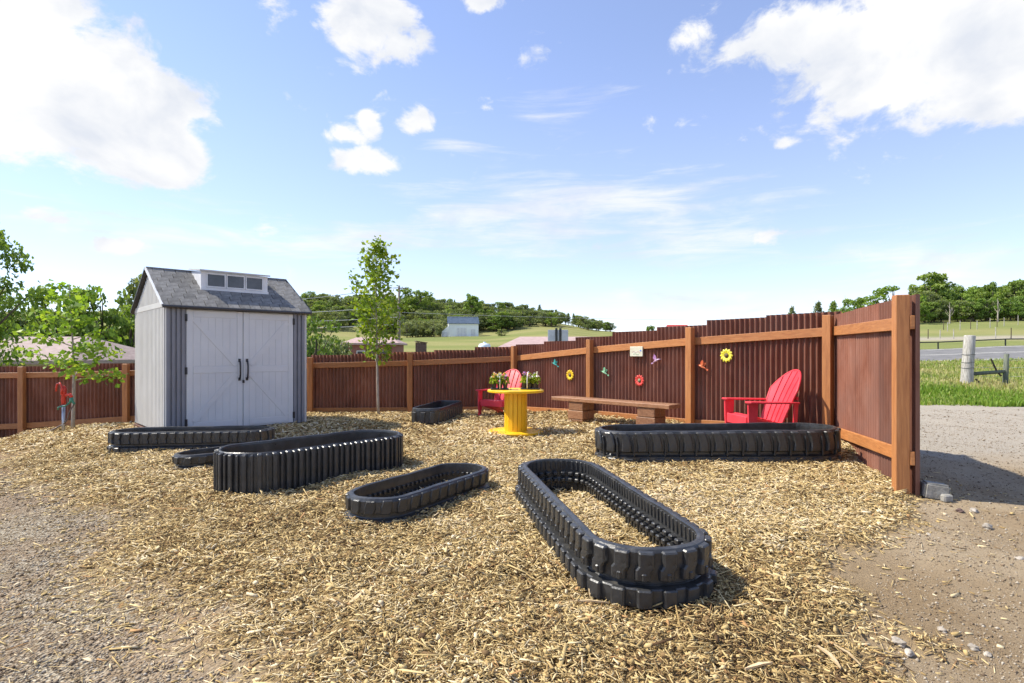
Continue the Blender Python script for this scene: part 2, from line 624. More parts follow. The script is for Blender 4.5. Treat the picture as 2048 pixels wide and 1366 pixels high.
M['leaf_young'] = leafmat('bright_young_leaves', [(.0, (.15, .23, .022)), (.5, (.26, .38, .035)), (1, (.46, .52, .06))], .42)
M['leaf_maple'] = leafmat('maple_leaves', [(.0, (.10, .20, .025)), (.5, (.21, .36, .045)), (1, (.36, .48, .08))], .42)
M['leaf_mid'] = leafmat('mid_green_leaves', [(.0, (.09, .155, .032)), (.5, (.175, .265, .055)), (1, (.30, .39, .10))], .42)
M['leaf_bright'] = leafmat('cottonwood_leaves', [(.0, (.10, .17, .03)), (.5, (.18, .29, .05)), (1, (.30, .41, .09))], .38)
M['leaf_dark'] = leafmat('dark_scrub_leaves', [(.0, (.08, .115, .045)), (.5, (.16, .21, .08)), (1, (.30, .345, .14))], .42)
M['leaf_grey'] = leafmat('grey_green_leaves', [(.0, (.11, .145, .07)), (.5, (.19, .235, .11)), (1, (.32, .37, .18))], .42)
M['grass'] = leafmat('tall_grass', [(.0, (.11, .20, .02)), (.4, (.20, .32, .035)), (.7, (.36, .38, .12)), (1, (.54, .47, .24))], .35, 0)
M['petal'] = leafmat('mixed_petals', [(.0, (.80, .78, .78)), (.4, (.80, .74, .76)), (.55, (.80, .48, .62)), (.75, (.42, .14, .5)), (.88, (.75, .30, .10)), (1, (.8, .62, .15))], .3, 0)


def attr_mat(name, stops, rough=.8, scale=60, bump=.3, spec=.12):
    m, nt, b = newmat(name)
    at = nt.nodes.new('ShaderNodeAttribute')
    at.attribute_name = 'rnd'
    c = ramp(nt, at.outputs['Fac'], stops)
    f = nz(nt, scale, 4, .6)
    c = mixc(nt, .55, c, ramp(nt, f, [(.3, (.62, .6, .58)), (.7, (1.15, 1.12, 1.08))]), 'MULTIPLY')
    nt.links.new(c, b.inputs['Base Color'])
    b.inputs['Roughness'].default_value = rough
    b.inputs['Specular IOR Level'].default_value = spec
    addbump(nt, b, f, bump, .003)
    return m


M['chip'] = attr_mat('wood_chip', [(0, (.085, .05, .026)), (.18, (.22, .14, .065)), (.36, (.43, .305, .13)), (.56, (.57, .43, .20)),
                                   (.76, (.67, .53, .285)), (.93, (.77, .66, .45)), (1, (.46, .27, .12))])
M['stone'] = attr_mat('gravel_stone', [(0, (.12, .085, .055)), (.3, (.25, .185, .12)), (.55, (.33, .265, .19)), (.85, (.40, .345, .265)), (1, (.54, .48, .39))], .85)

# ------------------------------------------------------------------ terrain heights
NEAR = np.array([
    (0, 0, 0), (-3, 2, -.05), (3, 2, -.02), (0, 3, 0), (0, 6, .02), (.06, 9.28, .05), (-2, 8, .04), (-1.5, 11.5, .03),
    (3.6, 5.27, .06), (4.37, 7.86, .20), (3.0, 9.6, .15), (1.53, 11.4, .12), (.05, 13.4, 0), (-2.4, 13.45, -.05), (-4.8, 13.5, -.08),
    (-8.96, 13.2, -.37), (-11.2, 13, -.62), (-13.5, 13, -.7), (-5.13, 8.44, .10), (-3.6, 9.87, .15), (-6.57, 9.87, .10), (-5, 11.3, .1),
    (-4.4, 7.7, .02), (-8.2, 10.5, -.06), (-8, 7, -.22), (-6, 4, -.14), (-10, 9.5, -.45), (-11, 6, -.42), (-5.5, 7, -.05),
    (5, 4, -.03), (6, 8, 0), (8, 12, 0), (6, 6, -.02), (5.2, 10, .06), (2.5, 7.3, .05), (-6, 0, -.1), (6, 0, 0), (0, -6, 0), (12, 12, 0), (10, 6, 0),
    (-15, 8, -.6), (-15, 2, -.5)], dtype=float)
COLS = [
    (-900, [(14, -.7), (25, -1.1), (60, -.8), (120, 3), (200, 12), (260, 18), (400, 20), (1200, 6)]),
    (250, [(14, -.45), (25, -.9), (60, -.6), (120, 2.5), (200, 12), (260, 21), (400, 24), (1200, 6)]),
    (620, [(14, -.1), (25, -.5), (60, -.2), (100, 1.6), (150, 4.3), (195, 7.6), (262, 23.0), (330, 25), (1200, 6)]),
    (800, [(14, -.06), (25, -.4), (60, 0), (100, 2.2), (150, 4.4), (200, 7.3), (262, 21.8), (330, 23), (1200, 6)]),
    (950, [(14, 0), (25, -.3), (60, .2), (100, 2.2), (150, 4.6), (205, 8.0), (262, 20.0), (330, 20), (1200, 5)]),
    (1100, [(14, .05), (25, -.1), (60, .4), (120, 3.2), (200, 9.4), (238, 13), (268, 16.2), (330, 15), (1200, 4)]),
    (1220, [(14, .08), (25, 0), (60, .4), (120, 2.4), (200, 7.6), (240, 10.8), (268, 12), (330, 8), (1200, 4)]),
    (1300, [(14, .1), (25, .05), (60, .5), (120, 2), (200, 4.5), (268, 7.0), (330, 6), (1200, 4)]),
    (1600, [(14, .05), (25, .1), (40, .55), (47, 1.2), (70, 2.0), (120, 4.2), (180, 7.5), (300, 9), (1200, 5)]),
    (1835, [(14, 0), (19, .11), (24, .25), (30, .38), (39.5, .58), (47, 1.62), (60, 2.3), (80, 3.9), (100, 6.0), (122, 8.5), (160, 12.5), (240, 17), (1200, 6)]),
    (2050, [(14, 0), (19, .11), (24, .25), (30, .40), (39.5, .70), (47, 1.95), (60, 2.6), (80, 4.2), (100, 6.4), (122, 9.2), (160, 13.5), (240, 19), (1200, 6)]),
    (3200, [(14, 0), (24, .25), (39.5, .8), (47, 2.2), (60, 2.8), (100, 7), (122, 10), (160, 15), (240, 20), (1200, 6)]),
]
_cu = np.array([(c[0] - 1024) / FPX for c in COLS])


def ground(x, y):
    x = np.asarray(x, dtype=float)
    y = np.asarray(y, dtype=float)
    shp = np.broadcast(x, y).shape
    x = np.broadcast_to(x, shp).ravel()
    y = np.broadcast_to(y, shp).ravel()
    num = np.zeros(len(x))
    den = np.zeros(len(x))
    for (a, b, c) in NEAR:
        w = 1.0 / ((x - a) ** 2 + (y - b) ** 2 + .35) ** 1.6
        num += w * c
        den += w
    near = num / den
    yy = np.maximum(y, 14.0)
    prof = np.stack([np.interp(yy, [p[0] for p in c[1]], [p[1] for p in c[1]]) for c in COLS])
    u = np.clip(x / yy, _cu[0], _cu[-1])
    i = np.clip(np.searchsorted(_cu, u) - 1, 0, len(COLS) - 2)
    t = (u - _cu[i]) / (_cu[i + 1] - _cu[i])
    t = t * t * (3 - 2 * t)
    ii = np.arange(len(x))
    far = prof[i, ii] * (1 - t) + prof[i + 1, ii] * t
    b = np.clip((y - 13.0) / 4.0, 0, 1)
    b = b * b * (3 - 2 * b)
    z = near * (1 - b) + far * b
    return z.reshape(shp)


def rut(x, y):
    return np.clip((x - 2.2) / .8, 0, 1) * (y < 14.5) * (.016 * np.sin((x * .9 + y * .55) * 3.1 + 1.2 * vnoise(x, y, .5, 43)) + .01 * vnoise(x, y, 6, 44))


def g(x, y):
    return float(ground(np.array([x]), np.array([y]))[0])


# ------------------------------------------------------------------ where mulch lies
MUL = np.array([(-9.4, 10.3), (-8.0, 8.9), (-6.7, 7.6), (-5.2, 6.5), (-3.9, 5.3), (-3.1, 4.6), (-2.5, 4.0), (-2.3, 3.45), (-1.75, 3.0), (-1.2, 2.7),
                (-.85, 2.35), (-.6, 1.2), (1.35, 1.2), (1.55, 2.2), (1.72, 2.65), (1.95, 3.1), (2.35, 3.6), (2.75, 4.0), (3.2, 4.5), (3.45, 4.95),
                (3.55, 5.35), (4.5, 7.9), (3.05, 9.75), (.1, 13.55), (-4.8, 13.6), (-9.2, 13.3), (-9.9, 11.2)])


def mulch_sd(x, y):
    """signed distance to the mulch outline, positive inside"""
    x = np.asarray(x, dtype=float)
    y = np.asarray(y, dtype=float)
    d = np.full(x.shape, 1e9)
    ins = np.zeros(x.shape, dtype=bool)
    n = len(MUL)
    for i in range(n):
        ax, ay = MUL[i]
        bx, by = MUL[(i + 1) % n]
        ex, ey = bx - ax, by - ay
        t = np.clip(((x - ax) * ex + (y - ay) * ey) / (ex * ex + ey * ey), 0, 1)
        d = np.minimum(d, np.hypot(x - ax - t * ex, y - ay - t * ey))
        c = ((ay > y) != (by > y)) & (x < (bx - ax) * (y - ay) / (by - ay + 1e-12) + ax)
        ins ^= c
    return np.where(ins, d, -d)


# ------------------------------------------------------------------ ground sheet
def build_ground():
    def axis(lo, hi, step, far_lo, far_hi, gr):
        a = list(np.arange(lo, hi + 1e-6, step))
        s = step
        while a[-1] < far_hi:
            s *= gr
            a.append(a[-1] + s)
        s = step
        b = [a[0]]
        while b[-1] > far_lo:
            s *= gr
            b.append(b[-1] - s)
        return np.array(b[1:][::-1] + a)

    xs = axis(-12, 8, .11, -900, 900, 1.085)
    ys = axis(.6, 14.2, .11, -60, 1150, 1.06)
    X, Y = np.meshgrid(xs, ys)
    Z = ground(X, Y)
    sd = mulch_sd(X, Y) + .26 * vnoise(X, Y, 1.7, 3) + .16 * vnoise(X, Y, 5, 4)
    left = X < 0.3
    soft = np.where(left, .55, .16)
    mul = np.clip(sd / soft + .5, 0, 1)
    near = (np.hypot(X, Y - 7) < 22)
    Z = Z + mul * (.03 + .022 * vnoise(X, Y, 2.6, 5) + .012 * vnoise(X, Y, 8, 6))
    Z = Z + np.where(near, .012 * vnoise(X, Y, 3.2, 7) * (1 - mul), 0)
    Z = np.where(Y > 60, Z + .25 * vnoise(X, Y, .06, 8) * np.clip((Y - 60) / 60, 0, 1), Z)
    grass = np.clip((Y - (14.75 + .35 * vnoise(X, Y, 1.2, 9) + .12 * vnoise(X, Y, 5, 19))) / .35, 0, 1)
    bank = np.exp(-((Y - 71 - 3 * vnoise(X, Y, .05, 51)) / 4.5) ** 2) * np.clip((X - 25) / 15, 0, 1)
    grass = grass * (1 - .85 * np.clip(bank * 1.3 + .25 * bank * vnoise(X, Y, .4, 52), 0, 1))
    behind = (Y > 13.7) & (X < 3)
    grass = np.maximum(grass, behind.astype(float) * .9)
    grass = np.where((X < -4) & (Y < 5) & (X < -20), .5, grass)
    gravel = np.clip((-X - 1.0 + .5 * vnoise(X, Y, .8, 10)) / 1.2, 0, 1) * (Y < 13.7)
    V = np.stack([X.ravel(), Y.ravel(), Z.ravel()], 1)
    ny, nx = X.shape
    idx = np.arange(ny * nx).reshape(ny, nx)
    F = np.stack([idx[:-1, :-1], idx[:-1, 1:], idx[1:, 1:], idx[1:, :-1]], -1).reshape(-1, 4)
    drive = np.clip((X - 3.6) / .6, 0, 1) * np.clip((Y - 5.6 + .5 * vnoise(X, Y, .9, 41)) / 2.4, 0, 1)
    V[:, 2] += ((1 - mul) * rut(X, Y)).ravel()
    zone = np.stack([mul.ravel(), grass.ravel(), gravel.ravel(), drive.ravel()], 1)
    me = fastmesh('ground', V, F, {'zone': zone}, smooth=True)
    m, nt, b = newmat('ground_surface')
    at = nt.nodes.new('ShaderNodeAttribute')
    at.attribute_name = 'zone'
    sp = nt.nodes.new('ShaderNodeSeparateColor')
    nt.links.new(at.outputs['Color'], sp.inputs[0])
    # packed dirt
    d1 = nz(nt, 1.1, 6, .6)
    d2 = nz(nt, 34, 8, .78)
    dirt = mixc(nt, d2, ramp(nt, d1, [(.35, (.23, .16, .09)), (.65, (.33, .245, .155))]),
                ramp(nt, d1, [(.35, (.34, .25, .15)), (.65, (.44, .355, .24))]))
    # gravel
    vo = nt.nodes.new('ShaderNodeTexVoronoi')
    vo.inputs['Scale'].default_value = 62
    tc = nt.nodes.new('ShaderNodeTexCoord')
    nt.links.new(tc.outputs['Object'], vo.inputs['Vector'])
    vs = nt.nodes.new('ShaderNodeSeparateColor')
    nt.links.new(vo.outputs['Color'], vs.inputs[0])
    gr = ramp(nt, vs.outputs[0], [(0, (.12, .09, .058)), (.4, (.28, .22, .15)), (.75, (.39, .33, .24)), (1, (.50, .45, .35))])
    g2 = nz(nt, .9, 5, .6)
    grav = mixc(nt, ramp(nt, g2, [(.4, (0, 0, 0)), (.62, (.75, .75, .75))]), gr, mixc(nt, d2, (.21, .135, .08), (.36, .255, .165)))
    # under-layer of the mulch
    ch = nz(nt, 60, 5, .7, stretch=(1, .6, 1), dist=1.5)
    mul_c = ramp(nt, ch, [(.3, (.09, .055, .028)), (.5, (.30, .20, .09)), (.7, (.50, .37, .18))])
    # grass and dry meadow
    m1 = nz(nt, .035, 5, .6, stretch=(.5, 1.4, 1))
    m2 = nz(nt, .5, 6, .7)
    m3 = nz(nt, 5, 4, .7)
    mead = ramp(nt, m1, [(.30, (.12, .175, .045)), (.45, (.20, .225, .07)), (.55, (.30, .28, .11)), (.70, (.36, .30, .155))])
    mead = mixc(nt, m2, mixc(nt, 1.0, mead, (.72, .78, .7), 'MULTIPLY'), mead)
    mead = mixc(nt, .4, mead, mixc(nt, m3, (.07, .11, .025), (.40, .36, .17)))
    pale = mixc(nt, d2, ramp(nt, vs.outputs[0], [(0, (.24, .20, .15)), (1, (.40, .36, .30))]), (.42, .375, .31))
    dirt = mixc(nt, at.outputs['Alpha'], dirt, pale)
    c = mixc(nt, sp.outputs[2], dirt, grav)
    c = mixc(nt, sp.outputs[0], c, mul_c)
    c = mixc(nt, sp.outputs[1], c, mead)
    nt.links.new(c, b.inputs['Base Color'])
    b.inputs['Roughness'].default_value = .95
    b.inputs['Specular IOR Level'].default_value = .02
    h = mixc(nt, sp.outputs[2], d2, vo.outputs['Distance'])
    h = mixc(nt, sp.outputs[0], h, ch)
    addbump(nt, b, h, .9, .025)
    o = link('ground', me, m)
    tag(o, kind='structure')
    return o


build_ground()

# ------------------------------------------------------------------ road beyond the right-hand field
def build_road():
    xs = np.arange(-60, 200, 2.0)
    Y0, Y1 = 39.9, 46.6
    rows = np.linspace(Y0, Y1, 5)

    def lane(y):
        return y + 0.012 * xs
    V, F = [], []
    for r_ in rows:
        yy = lane(r_)
        zz = ground(xs, yy) + .09
        V.append(np.stack([xs, yy, zz], 1))
    V = np.concatenate(V)
    n = len(xs)
    for j in range(4):
        for i in range(n - 1):
            F.append((j * n + i, j * n + i + 1, (j + 1) * n + i + 1, (j + 1) * n + i))
    tag(link('road', fastmesh('road', V, np.array(F), smooth=True), M['asphalt']), kind='structure')
    for y in (40.35, 46.15, 43.3):
        yy = lane(y)
        V = np.concatenate([np.stack([xs, yy - .06, ground(xs, yy - .06) + .10], 1), np.stack([xs, yy + .06, ground(xs, yy + .06) + .10], 1)])
        F = np.array([(i, i + 1, n + i + 1, n + i) for i in range(n - 1)])
        tag(link('road_marking', fastmesh('road_marking', V, F), M['paint_line']), kind='structure')


build_road()

# ------------------------------------------------------------------ fence
P = [(3.60, 5.27), (4.366, 7.86), (3.004, 9.6), (1.565, 11.45), (.047, 13.4), (-2.41, 13.45), (-4.79, 13.5), (-6.95, 13.38), (-8.956, 13.2), (-11.2, 13.0), (-13.6, 12.85)]
PTOP = [1.92, 1.91, 1.82, 1.66, 1.56, 1.41, 1.29, 1.20, 1.14, 1.08, 1.05]
RAILZ = [1.665, 1.69, 1.585, 1.45, 1.26, 1.15, 1.09, 1.0, .92, .88, .86]
RAILB = [.42, .31, .20, .17, .07, .04, .02, -.06, -.14, -.28, -.36]


def fence_run(name, ids, label, tops, sheet_w, inward, extend=(0, 0), posts=None):
    o3 = [Vector((P[i][0], P[i][1], 0)) for i in ids]
    base = Vector((o3[0].x, o3[0].y, g(o3[0].x, o3[0].y)))
    root = empty(name, base, 0, label, 'fence')
    for k, i in enumerate(posts if posts is not None else ids):
        p = P[i]
        a = o3[min(ids.index(i), len(ids) - 2)]
        b = o3[min(ids.index(i), len(ids) - 2) + 1]
        ang = math.atan2(b.y - a.y, b.x - a.x)
        gz = g(*p)
        h = PTOP[i] - gz + .25
        mb = MB().box((0, 0, h / 2), (.114, .114, h))
        mb.build('post', M['post'], root, bevel=.006, loc=(p[0] - base.x, p[1] - base.y, gz - .25 - base.z), rot=(0, 0, ang))
    # rails, two to a bay, lying behind the posts
    n_r = 0
    for k in range(len(ids) - 1):
        a, b = o3[k], o3[k + 1]
        d = (b - a).normalized()
        nrm = Vector((-d.y, d.x, 0)) * inward
        ea = extend[0] if k == 0 else 0
        eb = extend[1] if k == len(ids) - 2 else 0
        for Z in (RAILZ, RAILB):
            pa = a - d * ea - nrm * (.057 + .021)
            pb = b + d * eb - nrm * (.057 + .021)
            mid = (pa + pb) / 2
            pa = Vector((pa.x, pa.y, Z[ids[k]]))
            pb = Vector((pb.x, pb.y, Z[ids[k + 1]]))
            j = .0015 * (n_r % 3)
            sh = d * .0015
            mb = MB().bar(pa + sh - base, pb - sh - base, .038 - j, .125)
            mb.build('rail', M['rail'], root, bevel=.004)
            n_r += 1
    # corrugated sheets
    segs = []
    s_tot = 0
    for k in range(len(ids) - 1):
        segs.append((o3[k], o3[k + 1], s_tot, (o3[k + 1] - o3[k]).length))
        s_tot += segs[-1][3]
    n_s = max(1, round((s_tot + extend[0] + extend[1]) / sheet_w))
    w = (s_tot + extend[0] + extend[1]) / n_s

    def at(s):
        for (a, b, s0, ln) in segs:
            if s <= s0 + ln or (a, b, s0, ln) == segs[-1]:
                d = (b - a).normalized()
                return a + d * (s - s0), d
        return None
    PT = .084
    for q in range(n_s):
        s0 = -extend[0] + q * w - (.03 if q else 0)
        s1 = -extend[0] + (q + 1) * w + (.03 if q < n_s - 1 else 0)
        n = int((s1 - s0) / PT * 10)
        mid, _ = at((s0 + s1) / 2)
        top = np.interp((s0 + s1) / 2, [t[0] for t in tops], [t[1] for t in tops]) + rng.uniform(-.012, .012)
        V, F = [], []
        lay = .0045 * (q % 2)
        lean = rng.uniform(-.004, .004)
        for i in range(n + 1):
            s = s0 + (s1 - s0) * i / n
            p, d = at(s)
            nrm = Vector((-d.y, d.x, 0)) * inward
            wv = .023 * math.sin(2 * math.pi * s / PT)
            off = -(.057 + .042 + .022 + lay) + wv
            zb = g(p.x, p.y) - .08
            for (dd, z) in ((0, zb), (0, top + lean), (-.0035, top + lean), (-.0035, zb)):
                c = p + nrm * (off + dd)
                V.append((c.x - base.x, c.y - base.y, z - base.z))
        for i in range(n):
            for e in range(3):
                F.append((i * 4 + e, i * 4 + 4 + e, i * 4 + 5 + e, i * 4 + 1 + e))
        F.append((0, 1, 2, 3))
        F.append((n * 4, n * 4 + 3, n * 4 + 2, n * 4 + 1))
        me = MB().add(V, F).mesh('corrugated_sheet', smooth=False)
        link('corrugated_sheet', me, M['rust'], root)
    return root


# right return, angled run, back run
fence_run('corrugated_fence', [0, 1], 'short end run of rusty corrugated fence nearest the driveway, seen almost edge on',
          [(-.2, 1.935), (.9, 1.93), (1.8, 1.925), (2.8, 1.92)], .92, 1, extend=(.06, .15), posts=[0])
fence_run('corrugated_fence', [1, 2, 3, 4], 'sunlit angled run of rusty corrugated fence with metal flowers hung on it',
          [(0, 2.0), (.6, 1.965), (1.76, 1.905), (2.7, 1.845), (3.7, 1.785), (4.7, 1.715), (5.7, 1.635), (6.7, 1.58)], 1.0, 1, extend=(.13, .10), posts=[1, 2, 3, 4])
fence_run('corrugated_fence', [4, 5, 6, 7, 8, 9, 10], 'long shaded back run of rusty corrugated fence behind the shed and young trees',
          [(0, 1.56), (1.2, 1.47), (2.4, 1.42), (4.8, 1.32), (7, 1.24), (9, 1.15), (11.2, 1.09), (13.6, 1.05)], 1.0, 1, extend=(.08, 0), posts=[5, 6, 7, 8, 9, 10])

# ------------------------------------------------------------------ shed
def build_shed():
    Wd, Dp, H = 2.12, 2.03, 1.90
    ang = R(43.8)
    root = empty('garden_shed', (-5.13, 8.44, .19), ang, 'grey resin garden shed with white double doors and dormer window', 'shed')
    zb = 0.0
    # foundation deck
    for k in range(5):
        x0 = -.04 + k * (Wd + .13) / 5
        MB().box((x0 + (Wd + .13) / 10, Dp / 2 - .06, -.085), ((Wd + .13) / 5 - .008, Dp + .2, .11)).build('base_board', M['base'], root, bevel=.005)

    def ribbed(name, a, b, z0, ztop, outward, mat, pitch=.09, depth=.026):
        """vertical-ribbed wall from a to b, ztop is a function of position 0..1"""
        a, b = Vector(a), Vector(b)
        ln = (b - a).length
        d = (b - a).normalized()
        out = Vector(outward)
        n = max(2, int(round(ln / pitch)))
        V, F = [], []
        prof = [(0, 0), (.08, 1), (.62, 1), (.70, 0)]
        pts = []
        for i in range(n):
            for (t, h) in prof:
                pts.append(((i + t) / n, h))
        pts.append((1, 0))
        for (t, h) in pts:
            c = a + d * ln * t + out * depth * h
            V.append((c.x, c.y, z0))
            V.append((c.x, c.y, ztop(t)))
        for i in range(len(pts) - 1):
            F.append((2 * i, 2 * i + 2, 2 * i + 3, 2 * i + 1))
        # thick back
        k = len(V)
        for t in (0, 1):
            c = a + d * ln * t - out * .03
            V.append((c.x, c.y, z0))
            V.append((c.x, c.y, ztop(t)))
        F.append((k, k + 1, k + 3, k + 2))
        return MB().add(V, F).build(name, mat, root)

    flat = lambda t: H
    AP = H + .60
    gable = lambda t: H + .60 * (1 - abs(2 * t - 1))
    ribbed('side_wall', (0, Dp, 0), (0, 0, 0), 0, flat, (-1, 0, 0), M['siding'])
    ribbed('gable_wall', (-.002, Dp, 0), (-.002, 0, 0), H + .07, lambda t: max(H + .072, gable(t) - .03), (-1, 0, 0), M['siding'])
    MB().box((-.012, Dp / 2, H + .025), (.036, Dp + .01, .085)).build('gable_band', M['siding'], root, bevel=.004)
    ribbed('side_wall', (Wd, 0, 0), (Wd, Dp, 0), 0, flat, (1, 0, 0), M['siding'])
    ribbed('gable_wall', (Wd, 0, 0), (Wd, Dp, 0), H + .002, lambda t: max(H + .004, gable(t) - .03), (1, 0, 0), M['siding'])
    ribbed('front_wall', (0, 0, 0), (.262, 0, 0), 0, flat, (0, -1, 0), M['siding_shaded'], .066)
    ribbed('front_wall', (1.905, 0, 0), (Wd, 0, 0), 0, flat, (0, -1, 0), M['siding_shaded'], .07)
    MB().box((1.083, .02, H - .015), (1.64, .05, .035)).build('door_lintel', M['siding_shaded'], root)
    ribbed('back_wall', (Wd, Dp, 0), (0, Dp, 0), 0, flat, (0, 1, 0), M['siding_shaded'], .1)
    for (x, y) in ((0, 0), (Wd, 0), (0, Dp), (Wd, Dp)):
        MB().box((x + (.006 if x == 0 else -.006), y + (.006 if y == 0 else -.006), H / 2), (.032, .032, H - .002)).build('corner_trim', M['siding'], root, bevel=.006)
    # doors
    dh = H - .045
    for sgn, x0, x1 in ((-1, .264, 1.0805), (1, 1.0855, 1.903)):
        cx = (x0 + x1) / 2
        w = x1 - x0
        dr = MB().box((cx, .012, dh / 2 + .008), (w, .04, dh)).build('door', M['door'], root, bevel=.004)
        # raised stiles, rails and planks
        e = -.0115
        st = .085
        for x in (x0 + st / 2 + .004, x1 - st / 2 - .004):
            MB().box((x, e, dh / 2 + .01), (st, .012, dh - .01)).build('stile', M['door'], dr, bevel=.003)
        for z in (.075, dh * .5, dh - .065):
            MB().box((cx, e - .001, z + .008), (w - 2 * st - .012, .011, .10)).build('cross_rail', M['door'], dr, bevel=.003)
        npk = 6
        pw = (w - 2 * st - .012) / npk
        for k in range(npk):
            for (za, zc) in ((.13, dh * .5 - .045), (dh * .5 + .06, dh - .11)):
                MB().box((x0 + st + .006 + pw * (k + .5), -.0095, (za + zc) / 2 + .008), (pw - .004, .005, zc - za)).build('plank', M['door'], dr)
        # X braces: upper runs to the middle rail at the meeting edge, lower the other way
        hin, mee = (x0 + st + .02, x1 - st - .02) if sgn < 0 else (x1 - st - .02, x0 + st + .02)
        MB().bar((hin, -.0145, dh - .14), (mee, -.0145, dh * .5 + .08), .075, .012, up=(0, -1, 0)).build('brace', M['door'], dr)
        MB().bar((hin, -.0145, .15), (mee, -.0145, dh * .5 - .06), .075, .012, up=(0, -1, 0)).build('brace', M['door'], dr)
        # bow handle
        hx = x1 - .055 if sgn < 0 else x0 + .055
        hz = .93
        pts = [(hx, -.018, hz - .15), (hx, -.05, hz - .135), (hx + .0, -.068, hz - .06), (hx, -.07, hz), (hx, -.068, hz + .06), (hx, -.05, hz + .135), (hx, -.018, hz + .15)]
        hd = MB().tube(pts, [.016, .014, .013, .013, .013, .014, .016], 8).build('handle', M['black_iron'], dr, smooth=True)
        MB().box((hx, -.022, hz - .15), (.036, .012, .05)).box((hx, -.022, hz + .15), (.036, .012, .05)).build('handle_plate', M['black_iron'], dr, bevel=.003)
        hxx = x0 - .006 if sgn < 0 else x1 + .006
        for z in ((dh - .12), (dh * .5), .14):
            if sgn > 0 and abs(z - dh * .5) < .01:
                continue
            MB().box((hxx, -.019, z), (.036, .018, .105)).tube([(hxx, -.03, z - .055), (hxx, -.03, z + .055)], .009, 6).build('hinge', M['black_iron'], dr)
    MB().box((1.083, -.03, .74), (.03, .02, .05)).build('latch', M['black_iron'], root, bevel=.003)
    # roof
    run = Dp / 2 + .085
    rise = .60
    sl = math.atan2(rise + .05, run)
    zr = AP + .05
    ze = zr - math.tan(sl) * run
    oh = .065
    roof = MB()
    for s_ in (-1, 1):
        y_e = Dp / 2 + s_ * run
        a = (-oh, y_e, ze)
        b = (Wd + oh, y_e, ze)
        c = (Wd + oh, Dp / 2, zr)
        d = (-oh, Dp / 2, zr)
        roof.add([a, b, c, d] + [(v[0], v[1], v[2] - .03) for v in (a, b, c, d)],
                 [(0, 1, 2, 3), (7, 6, 5, 4), (0, 4, 5, 1), (1, 5, 6, 2), (3, 7, 4, 0), (2, 6, 7, 3)])
    rf = roof.build('roof', M['trim_dark'], root)
    up = Vector((0, -math.sin(sl), math.cos(sl)))
    dn = Vector((0, -math.cos(sl), -math.sin(sl)))
    ridge = Vector((0, Dp / 2, zr))
    slen = run / math.cos(sl)
    rows = 7
    rh = slen / rows
    sw = .166
    tilt = .12
    shp = MB().box((0, 0, 0), (sw - .009, rh + .010, .026)).mesh('shingle', bevel=.002)
    shp.materials.append(M['shingle'])
    Mx = Matrix.Rotation(sl, 4, 'X')
    DX0, DX1, DDEP = .58, 1.63, .62     # dormer extent along the roof, distance down from the ridge
    for r_ in range(rows):
        off = (r_ % 2) * sw / 2 + rng.uniform(-.01, .01)
        nn = int((Wd + 2 * oh) / sw) + 2
        for k in range(nn):
            xc = -oh + off + (k - .5) * sw + sw / 2
            xa, xb = max(-oh, xc - sw / 2), min(Wd + oh, xc + sw / 2)
            if xb - xa < .03:
                continue
            if DX0 + .05 < xc < DX1 - .05 and (r_ + .5) * rh < DDEP - .02:
                continue
            t = (r_ + .5) * rh
            c = ridge + dn * t + up * (.012 + rng.uniform(0, .004))
            o = link('shingle', shp, None, rf)
            o.location = ((xa + xb) / 2, c.y, c.z)
            o.rotation_euler = (sl + tilt, 0, rng.uniform(-.008, .008))
            o.scale = ((xb - xa) / sw, 1, 1)
    # back slope courses
    for r_ in range(rows):
        t = (r_ + .5) * rh
        c = Vector((Wd / 2, Dp / 2 + math.cos(sl) * t, zr - math.sin(sl) * t)) + Vector((0, math.sin(sl), math.cos(sl))) * .012
        MB().box((0, 0, 0), (Wd + 2 * oh, rh + .02, .011)).build('shingle_course', M['shingle'], rf, loc=c, rot=(-sl - tilt, 0, 0))
    MB().tube([(-oh - .006, Dp / 2 - run - .006, ze - .012), (Wd + oh + .006, Dp / 2 - run - .006, ze - .012)], .024, 8).build('eave_trim', M['trim_dark'], rf)
    for x in (-oh - .005, Wd + oh + .005):
        MB().bar((x, Dp / 2 - run, ze + .004), (x, Dp / 2 - .0, zr + .012), .022, .034).build('rake_trim', M['white_trim'] if x < 0 else M['trim_dark'], rf)
        MB().bar((x, Dp / 2 + run, ze + .004), (x, Dp / 2 + .0, zr + .012), .022, .034).build('rake_trim', M['trim_dark'], rf)
    MB().bar((-oh, Dp / 2, zr + .022), (Wd + oh, Dp / 2, zr + .022), .1, .018).build('ridge_cap', M['shingle'], rf)
    # dormer with three panes
    fy = Dp / 2 - .60
    zroof = zr - math.tan(sl) * .60
    ztop = zr - .035
    dm = MB()
    y1 = Dp / 2 + .0
    y0 = fy
    dm.add([(DX0, y0, zroof - .01), (DX1, y0, zroof - .01), (DX1, y0, ztop), (DX0, y0, ztop), (DX0, y1, zr + .02), (DX1, y1, zr + .02)],
           [(0, 1, 2, 3), (3, 2, 5, 4), (0, 3, 4), (1, 5, 2)])
    do = dm.build('dormer', M['white_trim'], root)
    MB().add([(DX0 - .03, y0 - .05, ztop + .002), (DX1 + .03, y0 - .05, ztop + .002), (DX1 + .03, y1, zr + .045), (DX0 - .03, y1, zr + .045),
              (DX0 - .03, y0 - .05, ztop + .026), (DX1 + .03, y0 - .05, ztop + .026), (DX1 + .03, y1, zr + .07), (DX0 - .03, y1, zr + .07)],
             [(3, 2, 1, 0), (4, 5, 6, 7), (0, 1, 5, 4), (1, 2, 6, 5), (2, 3, 7, 6), (3, 0, 4, 7)]).build('dormer_roof', M['siding'], do)
    hgt = ztop - zroof
